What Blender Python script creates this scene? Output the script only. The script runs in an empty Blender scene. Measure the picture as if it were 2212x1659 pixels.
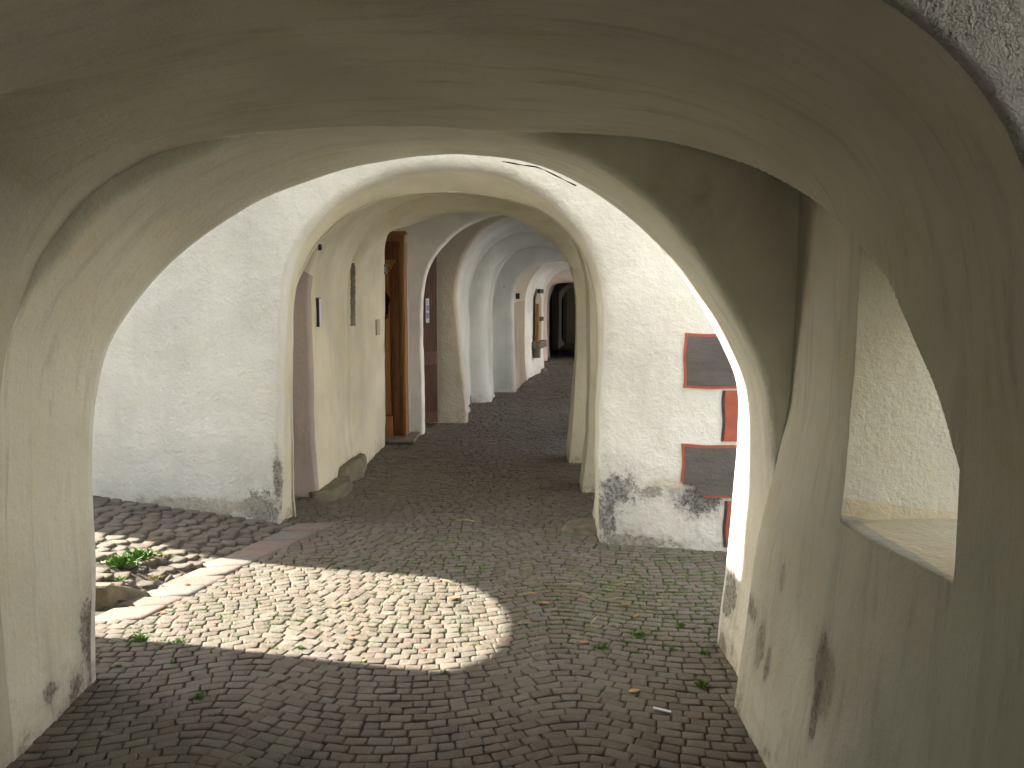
import bpy, math, random
import numpy as np
from mathutils import Vector, noise
random.seed(7)
rnd = random.Random(11)
PI = math.pi
sc = bpy.context.scene
C = sc.collection

# ------------------------------------------------------------ camera numbers
PITCH = math.radians(5.8); F = 1770.0
CP, SP = math.cos(PITCH), math.sin(PITCH)
EYE = 1.6
def ratio(px, py):
    u = (px - 1106) / F; v = (829.5 - py) / F; d = CP + v * SP
    return u / d, (v * CP - SP) / d
def at(px, py, Y0, k=0.0):                      # surveyed point on the upright plane Y = Y0 + k x
    a, b = ratio(px, py); Y = Y0 / (1 - k * a)
    return (a * Y, Y, EYE + b * Y)
def gnd(px, py, z=0.0):
    a, b = ratio(px, py); Y = (z - EYE) / b
    return (a * Y, Y, z)

# ------------------------------------------------------------ node helpers
class NT:
    def __init__(s, name):
        s.m = bpy.data.materials.new(name); s.m.use_nodes = True
        s.t = s.m.node_tree; s.t.nodes.clear()
        s.out = s.t.nodes.new('ShaderNodeOutputMaterial')
        s.b = s.t.nodes.new('ShaderNodeBsdfPrincipled')
        s.t.links.new(s.b.outputs[0], s.out.inputs[0])
    def n(s, typ, **kw):
        q = s.t.nodes.new(typ)
        for k, v in kw.items(): setattr(q, k, v)
        return q
    def link(s, a, b): s.t.links.new(a, b)
    def math(s, op, a, b=None, c=None, clamp=False):
        q = s.n('ShaderNodeMath', operation=op); q.use_clamp = clamp
        for i, v in enumerate((a, b, c)):
            if v is None: continue
            if isinstance(v, (int, float)): q.inputs[i].default_value = v
            else: s.link(v, q.inputs[i])
        return q.outputs[0]
    def noise(s, vec, scale, detail=4, rough=.55, sc3=None, dist=0):
        if sc3 is not None:
            mp = s.n('ShaderNodeMapping'); mp.inputs['Scale'].default_value = sc3
            s.link(vec, mp.inputs['Vector']); vec = mp.outputs[0]
        q = s.n('ShaderNodeTexNoise'); q.inputs['Scale'].default_value = scale
        q.inputs['Detail'].default_value = detail; q.inputs['Roughness'].default_value = rough
        q.inputs['Distortion'].default_value = dist
        s.link(vec, q.inputs['Vector']); return q.outputs['Fac']
    def step(s, v, lo, hi, to0=0., to1=1.):
        q = s.n('ShaderNodeMapRange'); q.interpolation_type = 'SMOOTHSTEP'
        q.inputs['From Min'].default_value = lo; q.inputs['From Max'].default_value = hi
        q.inputs['To Min'].default_value = to0; q.inputs['To Max'].default_value = to1
        s.link(v, q.inputs['Value']); return q.outputs['Result']
    def mix(s, fac, a, b, mode='MIX'):
        q = s.n('ShaderNodeMix', data_type='RGBA', blend_type=mode)
        for i, v in ((0, fac), (6, a), (7, b)):
            if isinstance(v, (int, float)): q.inputs[i].default_value = v
            elif isinstance(v, tuple): q.inputs[i].default_value = (*v, 1)
            else: s.link(v, q.inputs[i])
        return q.outputs[2]
    def pos(s): return s.n('ShaderNodeNewGeometry').outputs['Position']
    def sep(s, v):
        q = s.n('ShaderNodeSeparateXYZ'); s.link(v, q.inputs[0]); return q.outputs
    def blob(s, P, c, r, nz, amp=1.2, lo=.02, hi=.30):
        mp = s.n('ShaderNodeMapping'); mp.vector_type = 'POINT'
        mp.inputs['Location'].default_value = (-c[0] / r[0], -c[1] / r[1], -c[2] / r[2])
        mp.inputs['Scale'].default_value = (1 / r[0], 1 / r[1], 1 / r[2])
        s.link(P, mp.inputs['Vector'])
        ln = s.n('ShaderNodeVectorMath', operation='LENGTH'); s.link(mp.outputs[0], ln.inputs[0])
        m = s.math('SUBTRACT', 1.0, ln.outputs['Value'])
        m = s.math('ADD', m, s.math('MULTIPLY', s.math('SUBTRACT', nz, .5), amp))
        return s.step(m, lo, hi)
    def bump(s, h, strength, dist, prev=None):
        q = s.n('ShaderNodeBump'); q.inputs['Strength'].default_value = strength
        q.inputs['Distance'].default_value = dist; s.link(h, q.inputs['Height'])
        if prev is not None: s.link(prev, q.inputs['Normal'])
        return q.outputs[0]
    def fin(s, col, rough=.9, nrm=None, spec=.3, metal=0):
        if isinstance(col, tuple): s.b.inputs['Base Color'].default_value = (*col, 1)
        else: s.link(col, s.b.inputs['Base Color'])
        if isinstance(rough, (int, float)): s.b.inputs['Roughness'].default_value = rough
        else: s.link(rough, s.b.inputs['Roughness'])
        s.b.inputs['Specular IOR Level'].default_value = spec
        s.b.inputs['Metallic'].default_value = metal
        if nrm is not None: s.link(nrm, s.b.inputs['Normal'])
        return s.m

DARK = (.07, .065, .06)
def plaster(name, base, grain=.5, lump=.5, dirt=.6, tint=None, streak=.5, stains=(), cracks=.5, brush=(5, 5, .7), uv=False):
    s = NT(name); P = s.pos(); xyz = s.sep(P)
    S = s.n('ShaderNodeTexCoord').outputs['UV'] if uv else P
    if uv: brush = (.8, 6, 1)
    n1 = s.noise(P, 1.1, 5); n2 = s.noise(P, 4.5, 6, .6)
    n3 = s.noise(S, 2.2, 7, .62, sc3=brush, dist=.35 if uv else 0)
    n7 = s.noise(S, 4.2, 6, .65, sc3=(.55, 9, 1) if uv else brush, dist=.5 if uv else 0); n4 = s.noise(P, 45, 3, .6); n5 = s.noise(P, 170, 2)
    n6 = s.noise(P, 9, 8, .68)
    dk = tuple(c * .8 for c in base); wm = tint or (base[0] * .95, base[1] * .86, base[2] * .70)
    col = s.mix(s.step(n1, .38, .66), base, dk)
    col = s.mix(s.math('MULTIPLY', s.step(n2, .5, .72), .45), col, wm)
    col = s.mix(s.math('MULTIPLY', s.step(n3, .48, .74), .7 * streak), col, tuple(c * .62 for c in base))
    col = s.mix(s.math('MULTIPLY', s.step(n7, .60, .72), .5 * streak), col, tuple(c * .5 for c in base))
    # rub marks and pits
    pits = s.math('MULTIPLY', s.step(n4, .69, .76), s.step(n2, .42, .6))
    col = s.mix(s.math('MULTIPLY', pits, .55 * cracks), col, (.2, .17, .14))
    # splash dirt with a ragged shape where the wall meets the paving
    low = s.math('SUBTRACT', 1.0, s.math('MULTIPLY', xyz[2], 1.9))
    spl = s.math('ADD', s.math('MULTIPLY', low, .42), s.math('MULTIPLY', n6, .75))
    col = s.mix(s.math('MULTIPLY', s.step(spl, .66, .86), .5 * dirt), col, (.30, .26, .20))
    col = s.mix(s.math('MULTIPLY', s.step(spl, .80, .90), .75 * dirt), col, (.13, .12, .105))
    for (c, r, cc, nscale, amp) in stains:
        nz = s.noise(P, nscale * .6, 10, .82, sc3=(1, 1, .4) if 'near' in name else None); amp = amp * 1.9
        sp = s.noise(P, nscale * 2.2, 5, .75)
        col = s.mix(s.math('MULTIPLY', s.blob(P, c, tuple(1.9 * q for q in r), nz, amp * .7, 0, .9), .38), col, tuple(.45 * a_ + .55 * b_ * .5 for a_, b_ in zip(cc, base)))
        col = s.mix(s.math('MULTIPLY', s.blob(P, c, r, nz, amp), s.step(sp, .38, .66, .35, .95)), col, cc)
    nr = s.bump(n6, .55 * lump, .05)
    nr = s.bump(n3, .25 * streak, .03, nr)
    nr = s.bump(n7, .22 * streak, .015, nr)
    nr = s.bump(n4, .8 * grain, .012, nr)
    nr = s.bump(n5, .6 * grain, .004, nr)
    return s.fin(col, .92, nr, .2)

def cobble_mat(name, cols, green=.0):
    s = NT(name); P = s.pos(); g = s.n('ShaderNodeNewGeometry')
    cr = s.n('ShaderNodeValToRGB'); cr.color_ramp.interpolation = 'CONSTANT'
    el = cr.color_ramp.elements
    for i, c in enumerate(cols):
        e = el[i] if i < 2 else el.new(i / len(cols))
        e.position = i / len(cols); e.color = (*c, 1)
    s.link(g.outputs['Random Per Island'], cr.inputs[0])
    n1 = s.noise(P, 26, 6, .7); n2 = s.noise(P, 1.6, 4); n3 = s.noise(P, 130, 3, .6); n4 = s.noise(P, 7, 5, .6)
    col = s.mix(s.math('MULTIPLY', s.step(n1, .4, .68), .4), cr.outputs[0], (.23, .20, .16))
    col = s.mix(s.math('MULTIPLY', s.step(n2, .45, .7), .35), col, (.10, .088, .078))
    col = s.mix(s.math('MULTIPLY', s.step(n4, .56, .72), .35), col, (.25, .22, .175))
    col = s.mix(s.math('MULTIPLY', s.step(n3, .62, .72), .4), col, (.05, .045, .04))
    nr = s.bump(n1, .5, .012); nr = s.bump(n3, .6, .004, nr)
    return s.fin(col, s.step(n1, .3, .7, .55, .85), nr, .35)

def simple(name, col, rough=.7, col2=None, scale=8, sc3=None, bump=.3, bd=.01, metal=0, spec=.4):
    s = NT(name); tc = s.n('ShaderNodeTexCoord'); P = s.pos()
    n1 = s.noise(P, scale, 6, .6, sc3=sc3); n2 = s.noise(P, scale * 6, 3, sc3=sc3)
    c = s.mix(s.step(n1, .35, .68), col, col2 or tuple(x * .7 for x in col))
    nr = s.bump(n1, bump, bd); nr = s.bump(n2, bump * .7, bd * .3, nr)
    return s.fin(c, rough, nr, spec, metal)

def wood(name, a, b, scale=3, sc3=(9, 9, .8), rough=.55, knots=True):
    s = NT(name); P = s.pos()
    n1 = s.noise(P, scale, 7, .62, sc3=sc3, dist=1.2); n2 = s.noise(P, 14, 3, .6, sc3=(1, 1, .25))
    c = s.mix(s.step(n1, .35, .65), a, b)
    if knots:
        v = s.n('ShaderNodeTexVoronoi'); v.inputs['Scale'].default_value = 4.5; s.link(P, v.inputs['Vector'])
        c = s.mix(s.step(v.outputs['Distance'], .1, .05), c, tuple(x * .3 for x in b))
    c = s.mix(s.math('MULTIPLY', s.step(n2, .55, .75), .35), c, tuple(x * .45 for x in b))
    return s.fin(c, rough, s.bump(n1, .3, .004), .4)

# ------------------------------------------------------------ object helpers
def root(name, label, cat, loc=(0, 0, 0), group=None):
    o = bpy.data.objects.new(name, None); C.objects.link(o); o.location = loc
    o['label'] = label; o['category'] = cat
    if group: o['group'] = group
    o.empty_display_size = .1
    return o
def tag(o, label=None, cat=None, group=None, kind=None):
    if label: o['label'] = label
    if cat: o['category'] = cat
    if group: o['group'] = group
    if kind: o['kind'] = kind
    return o
def mesh(name, verts, faces, mat, parent=None, smooth=False, normals=None, label=None, bevel=0, seg=2, mats=None, mi=None, uv=None):
    me = bpy.data.meshes.new(name); me.from_pydata([tuple(map(float, v)) for v in verts], [], faces)
    if mats:
        for q in mats: me.materials.append(q)
        me.polygons.foreach_set('material_index', mi)
    else: me.materials.append(mat)
    if smooth: me.polygons.foreach_set('use_smooth', [True] * len(me.polygons))
    me.update()
    if uv is not None:
        ul = me.uv_layers.new(name='UVMap'); li = np.empty(len(me.loops), dtype=np.int64); me.loops.foreach_get('vertex_index', li)
        ul.data.foreach_set('uv', np.array(uv, dtype=np.float32)[li].ravel())
    if normals is not None: me.normals_split_custom_set_from_vertices([tuple(map(float, n)) for n in normals])
    o = bpy.data.objects.new(name, me); C.objects.link(o)
    if parent:
        o.parent = parent; o.matrix_parent_inverse = parent.matrix_basis.inverted() if parent.type == 'MESH' else __import__('mathutils').Matrix.Translation(-parent.location)
    if label: o['label'] = label
    if bevel:
        b = o.modifiers.new('bevel', 'BEVEL'); b.width = bevel; b.segments = seg; b.limit_method = 'ANGLE'
    return o
class MB:
    def __init__(s): s.v = []; s.f = []
    def add(s, vs, fs):
        n = len(s.v); s.v += [tuple(v) for v in vs]; s.f += [tuple(i + n for i in f) for f in fs]; return s
    def box(s, x0, x1, y0, y1, z0, z1, T=None):
        vs = [(x, y, z) for z in (z0, z1) for y in (y0, y1) for x in (x0, x1)]
        if T: vs = [T(*v) for v in vs]
        return s.add(vs, [(0, 2, 3, 1), (4, 5, 7, 6), (0, 1, 5, 4), (2, 6, 7, 3), (0, 4, 6, 2), (1, 3, 7, 5)])
    def quadbox(s, pts, h0, h1):                      # plan polygon extruded in z
        n = len(pts)
        vs = [(p[0], p[1], h0) for p in pts] + [(p[0], p[1], h1) for p in pts]
        return s.add(vs, [tuple(range(n - 1, -1, -1)), tuple(range(n, 2 * n))] + [(i, (i + 1) % n, n + (i + 1) % n, n + i) for i in range(n)])
    def slab(s, pts, d):                              # outline (3D, ccw) pushed along vector d
        n = len(pts); vs = [tuple(p) for p in pts] + [(p[0] + d[0], p[1] + d[1], p[2] + d[2]) for p in pts]
        return s.add(vs, [tuple(range(n - 1, -1, -1)), tuple(range(n, 2 * n))] + [(i, (i + 1) % n, n + (i + 1) % n, n + i) for i in range(n)])
    def tube(s, path, rad, n=6):
        base = len(s.v); k = len(path)
        for i, p in enumerate(path):
            a = Vector(path[max(0, i - 1)]); b = Vector(path[min(k - 1, i + 1)]); d = (b - a).normalized()
            u = d.orthogonal().normalized(); w = d.cross(u); r = rad[i] if isinstance(rad, (list, tuple)) else rad
            for j in range(n):
                t = 2 * PI * j / n; q = Vector(p) + u * (r * math.cos(t)) + w * (r * math.sin(t)); s.v.append(tuple(q))
        for i in range(k - 1):
            for j in range(n):
                a = base + i * n + j; b = base + i * n + (j + 1) % n
                s.f.append((a, b, b + n, a + n))
        s.f.append(tuple(base + j for j in range(n - 1, -1, -1))); s.f.append(tuple(base + (k - 1) * n + j for j in range(n)))
        return s
    def build(s, name, mat, parent=None, **k): return mesh(name, s.v, s.f, mat, parent, **k)

# ------------------------------------------------------------ hand-thrown plaster tube: rings of points round a moving axis
def set_theta(a):
    global NTH, TH, CT, ST
    TH = np.radians(a); NTH = len(a); CT, ST = np.cos(TH), np.sin(TH)
set_theta(np.concatenate([np.arange(-74, -14, .75), np.arange(-14, 44, .24), np.arange(44, 254.1, .72)]))
Z0 = 1.2
def catmull(P, m=8):
    P = np.array(P, float); out = []
    Q = np.vstack([2 * P[0] - P[1], P, 2 * P[-1] - P[-2]])
    for i in range(1, len(Q) - 2):
        for t in np.linspace(0, 1, m, endpoint=False):
            a, b, c, d = Q[i - 1], Q[i], Q[i + 1], Q[i + 2]
            out.append(.5 * ((2 * b) + (c - a) * t + (2 * a - 5 * b + 4 * c - d) * t * t + (3 * b - 3 * c + d - a) * t ** 3))
    out.append(P[-1]); return np.array(out)
def rpoly(poly, cx, floor=-.1):
    """exit distance from (cx, Z0) through an open outline that starts low left and ends low right"""
    P = np.array(poly, float); P = np.vstack([[P[0][0], floor], P, [P[-1][0], floor]])
    A = P - np.array([cx, Z0]); B = np.roll(A, -1, 0); r = np.zeros(NTH)
    for a, b in zip(A, B):
        e = b - a; den = CT * e[1] - ST * e[0]
        ok = np.abs(den) > 1e-9; dn = np.where(ok, den, 1)
        t = (a[0] * e[1] - a[1] * e[0]) / dn; s = (a[0] * ST - a[1] * CT) / dn
        good = ok & (s >= -1e-9) & (s <= 1 + 1e-9) & (t > 0)
        r = np.where(good & (t > r), t, r)
    return r
def arch(xl, xr, zs, zc, n=2.15, fl=.03, fr=.05, m=26):
    cx = (xl + xr) / 2; a = (xr - xl) / 2; P = [(xl - 0 + fl * 0, 0.0), (xl, .5)]
    for i in range(m + 1):
        t = PI - PI * i / m; c, s = math.cos(t), math.sin(t)
        P.append((cx + a * math.copysign(abs(c) ** (2 / n), c), zs + (zc - zs) * abs(s) ** (2 / n)))
    P += [(xr, .5), (xr - fr, 0)]
    P[0] = (xl + fl, 0)
    return P
def prof(pts, Y0, k):                                   # traced outline -> (x, z)
    return [(at(a, b, Y0, k)[0], at(a, b, Y0, k)[2]) for a, b in pts]
class Tube:
    def __init__(s): s.rings = []; s.tags = []
    def pts(s, Y0, k, poly, cx, voids=()):
        r = rpoly(poly, cx); r0 = r
        for v in voids: r = np.maximum(r, v(Y0, k, cx))
        x = cx + r * CT; z = Z0 + r * ST
        return np.stack([x, Y0 + k * x, z], 1)
    def put(s, P, tg): s.rings.append(P); s.tags.append(tg)
    def step_in(s, A, B, tg, nf=6, nr=6, rho=.06, Ydir=1, p=1.0):
        """A: larger ring, B: smaller ring on the same plane; flat face then a rounded nose running along +Y"""
        d = B - A; L = np.linalg.norm(d, axis=1, keepdims=True) + 1e-9
        rr = np.minimum(rho, L) / L
        for i in range(1, nf + 1):
            q = (i / nf) ** p; s.put(A + d * (1 - rr) * q, tg)
        for i in range(1, nr + 1):
            ph = i / nr * PI / 2
            N = A + d * (1 - rr) + d * rr * math.sin(ph)
            N = N.copy(); N[:, 1] += rho * (1 - math.cos(ph)); s.put(N, tg)
    def step_out(s, A, B, tg, nf=3, nr=4, rho=.05):
        d = B - A; L = np.linalg.norm(d, axis=1, keepdims=True) + 1e-9
        rr = np.minimum(rho, L) / L
        for i in range(0, nr + 1):
            ph = i / nr * PI / 2
            N = A + d * rr * (1 - math.cos(ph)); N = N.copy(); N[:, 1] += rho * (math.sin(ph) - 1); s.put(N, tg)
        for i in range(1, nf + 1): s.put(A + d * (rr + (1 - rr) * i / nf), tg)
    def loft(s, spec0, spec1, n, tg, voids=(), ease=False, first=False):
        (Ya, ka, pa, ca), (Yb, kb, pb, cb) = spec0, spec1
        ra, rb = rpoly(pa, ca), rpoly(pb, cb)
        for i in range(0 if first else 1, n + 1):
            t = i / n; w = t * t * (3 - 2 * t) if ease else t
            Y0 = Ya + (Yb - Ya) * t; k = ka + (kb - ka) * t; cx = ca + (cb - ca) * t
            r = ra + (rb - ra) * w
            for v in voids: r = np.maximum(r, v(Y0, k, cx))
            x = cx + r * CT; z = Z0 + r * ST
            s.put(np.stack([x, Y0 + k * x, z], 1), tg)
    def finish(s, amp=.013, cap=None, keepz=-.06):
        V = np.array(s.rings); n, m, _ = V.shape
        for i in range(n):
            for j in range(m):
                p = V[i, j]
                if p[2] < keepz + .02: continue
                v = Vector(p)
                w = noise.noise_vector(v * 1.7) * amp * 1.3 + noise.noise_vector(v * 5.5 + Vector((9, 3, 1))) * amp * .5 + noise.noise_vector(v * 14) * amp * .14
                V[i, j] = p + np.array(w)
        du = np.gradient(V, axis=0); dv = np.gradient(V, axis=1)
        N = np.cross(dv, du); ln = np.linalg.norm(N, axis=2, keepdims=True); N = N / np.maximum(ln, 1e-9)
        s.V, s.N = V, N; return s
    def build(s, classify, cut=None):
        """classify(tag, i, j, centre) -> (key) or None"""
        groups = {}; V = s.V; n, m, _ = V.shape
        for i in range(n - 1):
            tg = s.tags[i + 1]
            for j in range(m - 1):
                q = V[[i, i, i + 1, i + 1], [j, j + 1, j + 1, j]]
                if (q[:, 2] < -.05).all(): continue
                if cut is not None and cut(q): continue
                e = np.linalg.norm(q - np.roll(q, 1, 0), axis=1)
                if e.max() < 1e-5: continue
                key = classify(tg, i, j, q.mean(0))
                if key is None: continue
                groups.setdefault(key, []).append((i * m + j, i * m + j + 1, (i + 1) * m + j + 1, (i + 1) * m + j))
        res = {}
        Uf = np.stack(np.broadcast_arrays((TH * 1.3)[None, :], V[:, :, 1]), 2).reshape(-1, 2)
        Vf = V.reshape(-1, 3); Nf = s.N.reshape(-1, 3)
        for key, fs in groups.items():
            idx = sorted({a for f in fs for a in f}); mp = {a: b for b, a in enumerate(idx)}
            # normals must look into the passage
            sgn = 1
            res[key] = (Vf[idx], [tuple(mp[a] for a in f) for f in fs], Nf[idx], Uf[idx])
        return res

# voids that open the tube sideways --------------------------------------------------
def niche(side, Ya, Yb, xw, z0, hfun, soft=0):
    """side +1 right, -1 left; region x out to xw(Y), z between z0 and hfun(Y)"""
    def f(Y0, k, cx):
        X = xw(Y0) if callable(xw) else xw
        Y = Y0 + k * X
        if Y < Ya or Y > Yb: return np.zeros(NTH)
        if callable(xw): X = xw(Y)
        h = hfun(Y)
        dx = (X - cx)
        cc = np.where(CT * side > 1e-6, CT, 1); tx = np.where(CT * side > 1e-6, dx / cc, 0)
        tz = np.where(ST > 1e-6, (h - Z0) / np.where(ST > 1e-6, ST, 1), np.where(ST < -1e-6, (z0 - Z0) / np.where(ST < -1e-6, ST, -1), 1e9))
        return np.where(CT * side > 1e-6, np.minimum(tx, tz), 0)
    return f
def interp(xs, ys): return lambda Y: float(np.interp(Y, xs, ys))
def archh(Ya, Yb, zs, zc, n=2.0):
    c = (Ya + Yb) / 2; w = (Yb - Ya) / 2
    return lambda Y: zs + (zc - zs) * max(0, 1 - abs((Y - c) / w) ** n) ** (1 / n)

# ------------------------------------------------------------ materials
CREAM = (.70, .665, .57); WHITE = (.80, .79, .76); OLD = (.66, .62, .52)
facade_stains = []
def fs(px, py, rx, rz, col, ns, amp):
    p = at(px, py, 5.42, -.19); facade_stains.append((p, (rx, .5, rz), col, ns, amp))
fs(1335, 1060, .13, .16, (.06, .06, .06), 16, 2.4)
fs(1310, 1125, .07, .18, (.09, .085, .08), 22, 2.2)
fs(1500, 1072, .20, .11, (.30, .28, .26), 14, 1.2)
fs(1512, 1082, .15, .09, (.05, .05, .05), 24, 2.3)
fs(1440, 1046, .10, .03, (.62, .56, .42), 14, 1.5)
fs(1400, 1062, .12, .035, (.25, .23, .19), 22, 2.2)
fs(1380, 1170, .30, .05, (.20, .18, .14), 18, 1.8)
fs(560, 1100, .16, .14, (.12, .10, .07), 26, 2.1)
fs(597, 1030, .035, .18, (.10, .09, .07), 26, 2.0)
fs(430, 1090, .55, .07, (.36, .31, .23), 12, 1.6)
M = {}
M['reveal'] = plaster('lime_plaster_reveal_lit', (.72, .70, .59), grain=.4, lump=.6, dirt=0, streak=.2)  # lightened copy of the near plaster, standing in for light on the jamb
M['cream'] = plaster('lime_plaster_cream', uv=True, base=(.77, .735, .60), grain=.35, lump=.5, dirt=.7, streak=.5)
near_st = []
for (px, py, rx, rz, colr, ns, amp, Yp) in [
        (1796, 1430, .02, .10, (.07, .055, .045), 14, .9, 0), (1806, 1475, .035, .12, (.22, .19, .15), 18, 1.0, 0), (1793, 1530, .012, .10, (.12, .10, .08), 22, 1.4, 0),
        (1686, 1440, .012, .07, (.15, .12, .09), 20, 1.4, 0), (1668, 1390, .02, .10, (.2, .17, .13), 18, 1.5, 0),
        (1640, 1310, .035, .05, (.16, .13, .11), 26, 1.5, 0), (1700, 1250, .012, .06, (.3, .25, .2), 20, 1.3, 0)]:
    a, b = ratio(px, py); Y = .97 / a; near_st.append(((.97, Y, EYE + b * Y), (.3, rx * 2.5, rz), colr, ns, amp))
for (px, py, rx, rz, colr, ns, amp) in [(1580, 1290, .1, .12, (.10, .09, .08), 26, 2.0), (1555, 1350, .1, .12, (.14, .12, .10), 22, 2.0), (1572, 1400, .1, .08, (.2, .17, .13), 20, 2)]:
    a, b = ratio(px, py); Y = 1.0 / a; near_st.append(((1.0, Y, EYE + b * Y), (.12, rx, rz), colr, ns, amp))
for (px, py, r2, rz) in [(103, 1500, .05, .04), (165, 1490, .06, .07), (200, 1400, .05, .22), (185, 1360, .06, .16)]:
    a, b = ratio(px, py); Y = -1.76 / a; near_st.append(((-1.76, Y, EYE + b * Y), (.2, r2, rz), (.13, .10, .09), 22, 1.8))
M['near'] = plaster('lime_plaster_near', uv=True, base=(.545, .53, .44), grain=.4, lump=.4, dirt=.75, streak=.9, stains=near_st)  # base darkened to stand in for the dim light of the bay
M['neararch'] = plaster('lime_plaster_arch_lit', uv=True, base=(.72, .705, .60), grain=.4, lump=.5, dirt=.75, streak=.8, stains=near_st)  # lighter copy of the same plaster; light on the arch put into its colour
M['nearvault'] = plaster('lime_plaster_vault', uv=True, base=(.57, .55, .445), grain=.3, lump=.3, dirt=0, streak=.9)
M['rough'] = plaster('rough_cast_plaster', (.60, .585, .55), grain=3.5, lump=2.4, dirt=.2, streak=.2, tint=(.50, .45, .40))
M['facade'] = plaster('rough_white_plaster', (.80, .80, .75), grain=.5, lump=1.0, dirt=.8, streak=.25, stains=facade_stains, tint=(.76, .755, .65))
M['white'] = plaster('whitewash', uv=True, base=(.86, .86, .84), grain=.25, lump=.35, dirt=.4, streak=.25, tint=(.76, .75, .72))
M['mauve'] = plaster('mauve_render', (.48, .41, .39), grain=.5, lump=.4, dirt=.5, streak=.4, tint=(.5, .43, .38))
M['brown'] = plaster('brown_render', (.46, .40, .33), grain=.9, lump=1.1, dirt=.3, streak=.3)
M['buff'] = plaster('buff_render', uv=True, base=(.60, .55, .46), grain=.8, lump=1.2, dirt=.5, streak=.3)
M['bluegrey'] = plaster('pale_grey_whitewash', uv=True, base=(.66, .68, .67), grain=.3, lump=.4, dirt=.5, streak=.4, tint=(.62, .62, .58))
M['pink'] = plaster('pale_pink_plaster', (.78, .66, .60), grain=.4, lump=.4, dirt=.4)
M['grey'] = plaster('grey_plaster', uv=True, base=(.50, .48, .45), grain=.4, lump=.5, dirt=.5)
M['sill'] = plaster('worn_sill_plaster', (.72, .64, .45), grain=.4, lump=.8, dirt=0, streak=.3, tint=(.5, .44, .33))
M['stone'] = simple('field_stone', (.21, .185, .135), .85, (.13, .115, .085), 9, bump=.8, bd=.03)
M['redpaint'] = simple('red_wall_paint', (.43, .115, .075), .85, (.35, .10, .065), 14, bump=.25)
M['darkline'] = simple('black_wall_paint', (.05, .045, .05), .85, (.08, .07, .07), 14)
M['greypaint'] = plaster('grey_wall_paint', (.135, .125, .12), grain=.5, lump=.5, dirt=0, streak=.9, brush=(1, 5, 7), cracks=0, tint=(.17, .16, .15))
M['pine'] = wood('pine_boards', (.20, .072, .02), (.13, .042, .012))
M['pinepale'] = wood('pale_pine_moulding', (.36, .17, .06), (.26, .11, .035))
M['darkwood'] = wood('dark_stained_boards', (.125, .048, .022), (.07, .026, .012), knots=False)
M['orangewood'] = wood('orange_shutter_wood', (.42, .20, .05), (.25, .10, .03), knots=False)
M['metal'] = simple('grey_metal', (.25, .26, .27), .4, (.18, .19, .2), 20, metal=.7)
M['iron'] = simple('black_iron', (.03, .03, .03), .6, (.05, .045, .04), 20, metal=.3)
M['paper'] = simple('printed_paper', (.72, .74, .80), .7, (.66, .68, .76), 40, bump=.02)
M['blue'] = simple('printed_blue', (.22, .28, .45), .7, (.28, .33, .48), 60, bump=.02)
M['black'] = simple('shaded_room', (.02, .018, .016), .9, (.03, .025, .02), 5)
M['roof'] = simple('roof_tiles', (.2, .1, .07), .85, (.13, .08, .06), 6)
M['joint'] = simple('joint_sand', (.085, .074, .056), .95, (.04, .036, .026), 30, bump=.8, bd=.01)
M['cobble'] = cobble_mat('porphyry_setts', [(.120, .097, .074), (.136, .115, .090), (.112, .101, .085), (.148, .130, .106), (.104, .087, .071), (.127, .105, .081), (.138, .126, .104), (.114, .090, .074), (.131, .120, .101)])
M['slab'] = cobble_mat('porphyry_slabs', [(.20, .155, .135), (.19, .18, .155), (.215, .165, .14), (.175, .165, .15), (.20, .15, .13)])
M['leafbrown'] = simple('dry_leaf', (.30, .17, .08), .8, (.2, .11, .06), 30)
M['leafyellow'] = simple('yellow_leaf', (.45, .33, .08), .8, (.36, .24, .06), 30)
M['leafred'] = simple('red_petal', (.55, .04, .03), .7, (.4, .03, .02), 30)
M['straw'] = simple('straw', (.52, .42, .20), .8, (.42, .32, .14), 30)
M['green'] = simple('weed_leaf', (.085, .19, .03), .6, (.12, .24, .045), 14)
M['drygreen'] = simple('dry_moss', (.20, .20, .06), .9, (.28, .22, .09), 14)

# ------------------------------------------------------------ NEAR HOUSE: the vaulted bay we stand in
KF = .147
arch1_front = [(30, 1640), (4, 1300), (-8, 1000), (0, 770), (40, 680), (100, 590), (240, 440), (400, 345), (600, 290), (800, 278), (1000, 285), (1180, 312), (1310, 370), (1440, 470), (1560, 640), (1640, 790), (1662, 900), (1668, 1000), (1668, 1150), (1660, 1300), (1632, 1440)]
arch1_rear = [(221, 1455), (217, 1200), (215, 1000), (225, 850), (250, 740), (310, 645), (400, 550), (520, 468), (640, 410), (790, 362), (940, 340), (1050, 342), (1160, 360), (1260, 406), (1350, 470), (1430, 555), (1500, 650), (1556, 750), (1588, 850), (1583, 1000), (1565, 1200), (1547, 1330), (1543, 1375)]
P1f = catmull(prof(arch1_front, 2.99, KF)); P1r = catmull(prof(arch1_rear, 3.643, .143))
P1f[0][1] = 0
Mprof = catmull([(-1.75, 0), (-1.76, .6), (-1.735, 1.2), (-1.64, 1.6), (-1.45, 1.91), (-1.15, 2.115), (-.7, 2.235), (-.3, 2.258), (.1, 2.235), (.478, 2.165), (.70, 2.08), (.875, 1.96), (.968, 1.78), (1.005, 1.49), (1.0, 1.2), (.975, .9), (.93, .4), (.885, 0)])
Mfront = catmull([(-1.75, 0), (-1.76, .6), (-1.735, 1.2), (-1.64, 1.6), (-1.45, 1.9), (-1.15, 2.09), (-.7, 2.215), (-.3, 2.27), (.1, 2.27), (.44, 2.225), (.665, 2.13), (.85, 1.965), (.96, 1.76), (1.005, 1.5), (1.03, 1.2), (1.03, .9), (1.01, .4), (.98, 0)])
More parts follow.
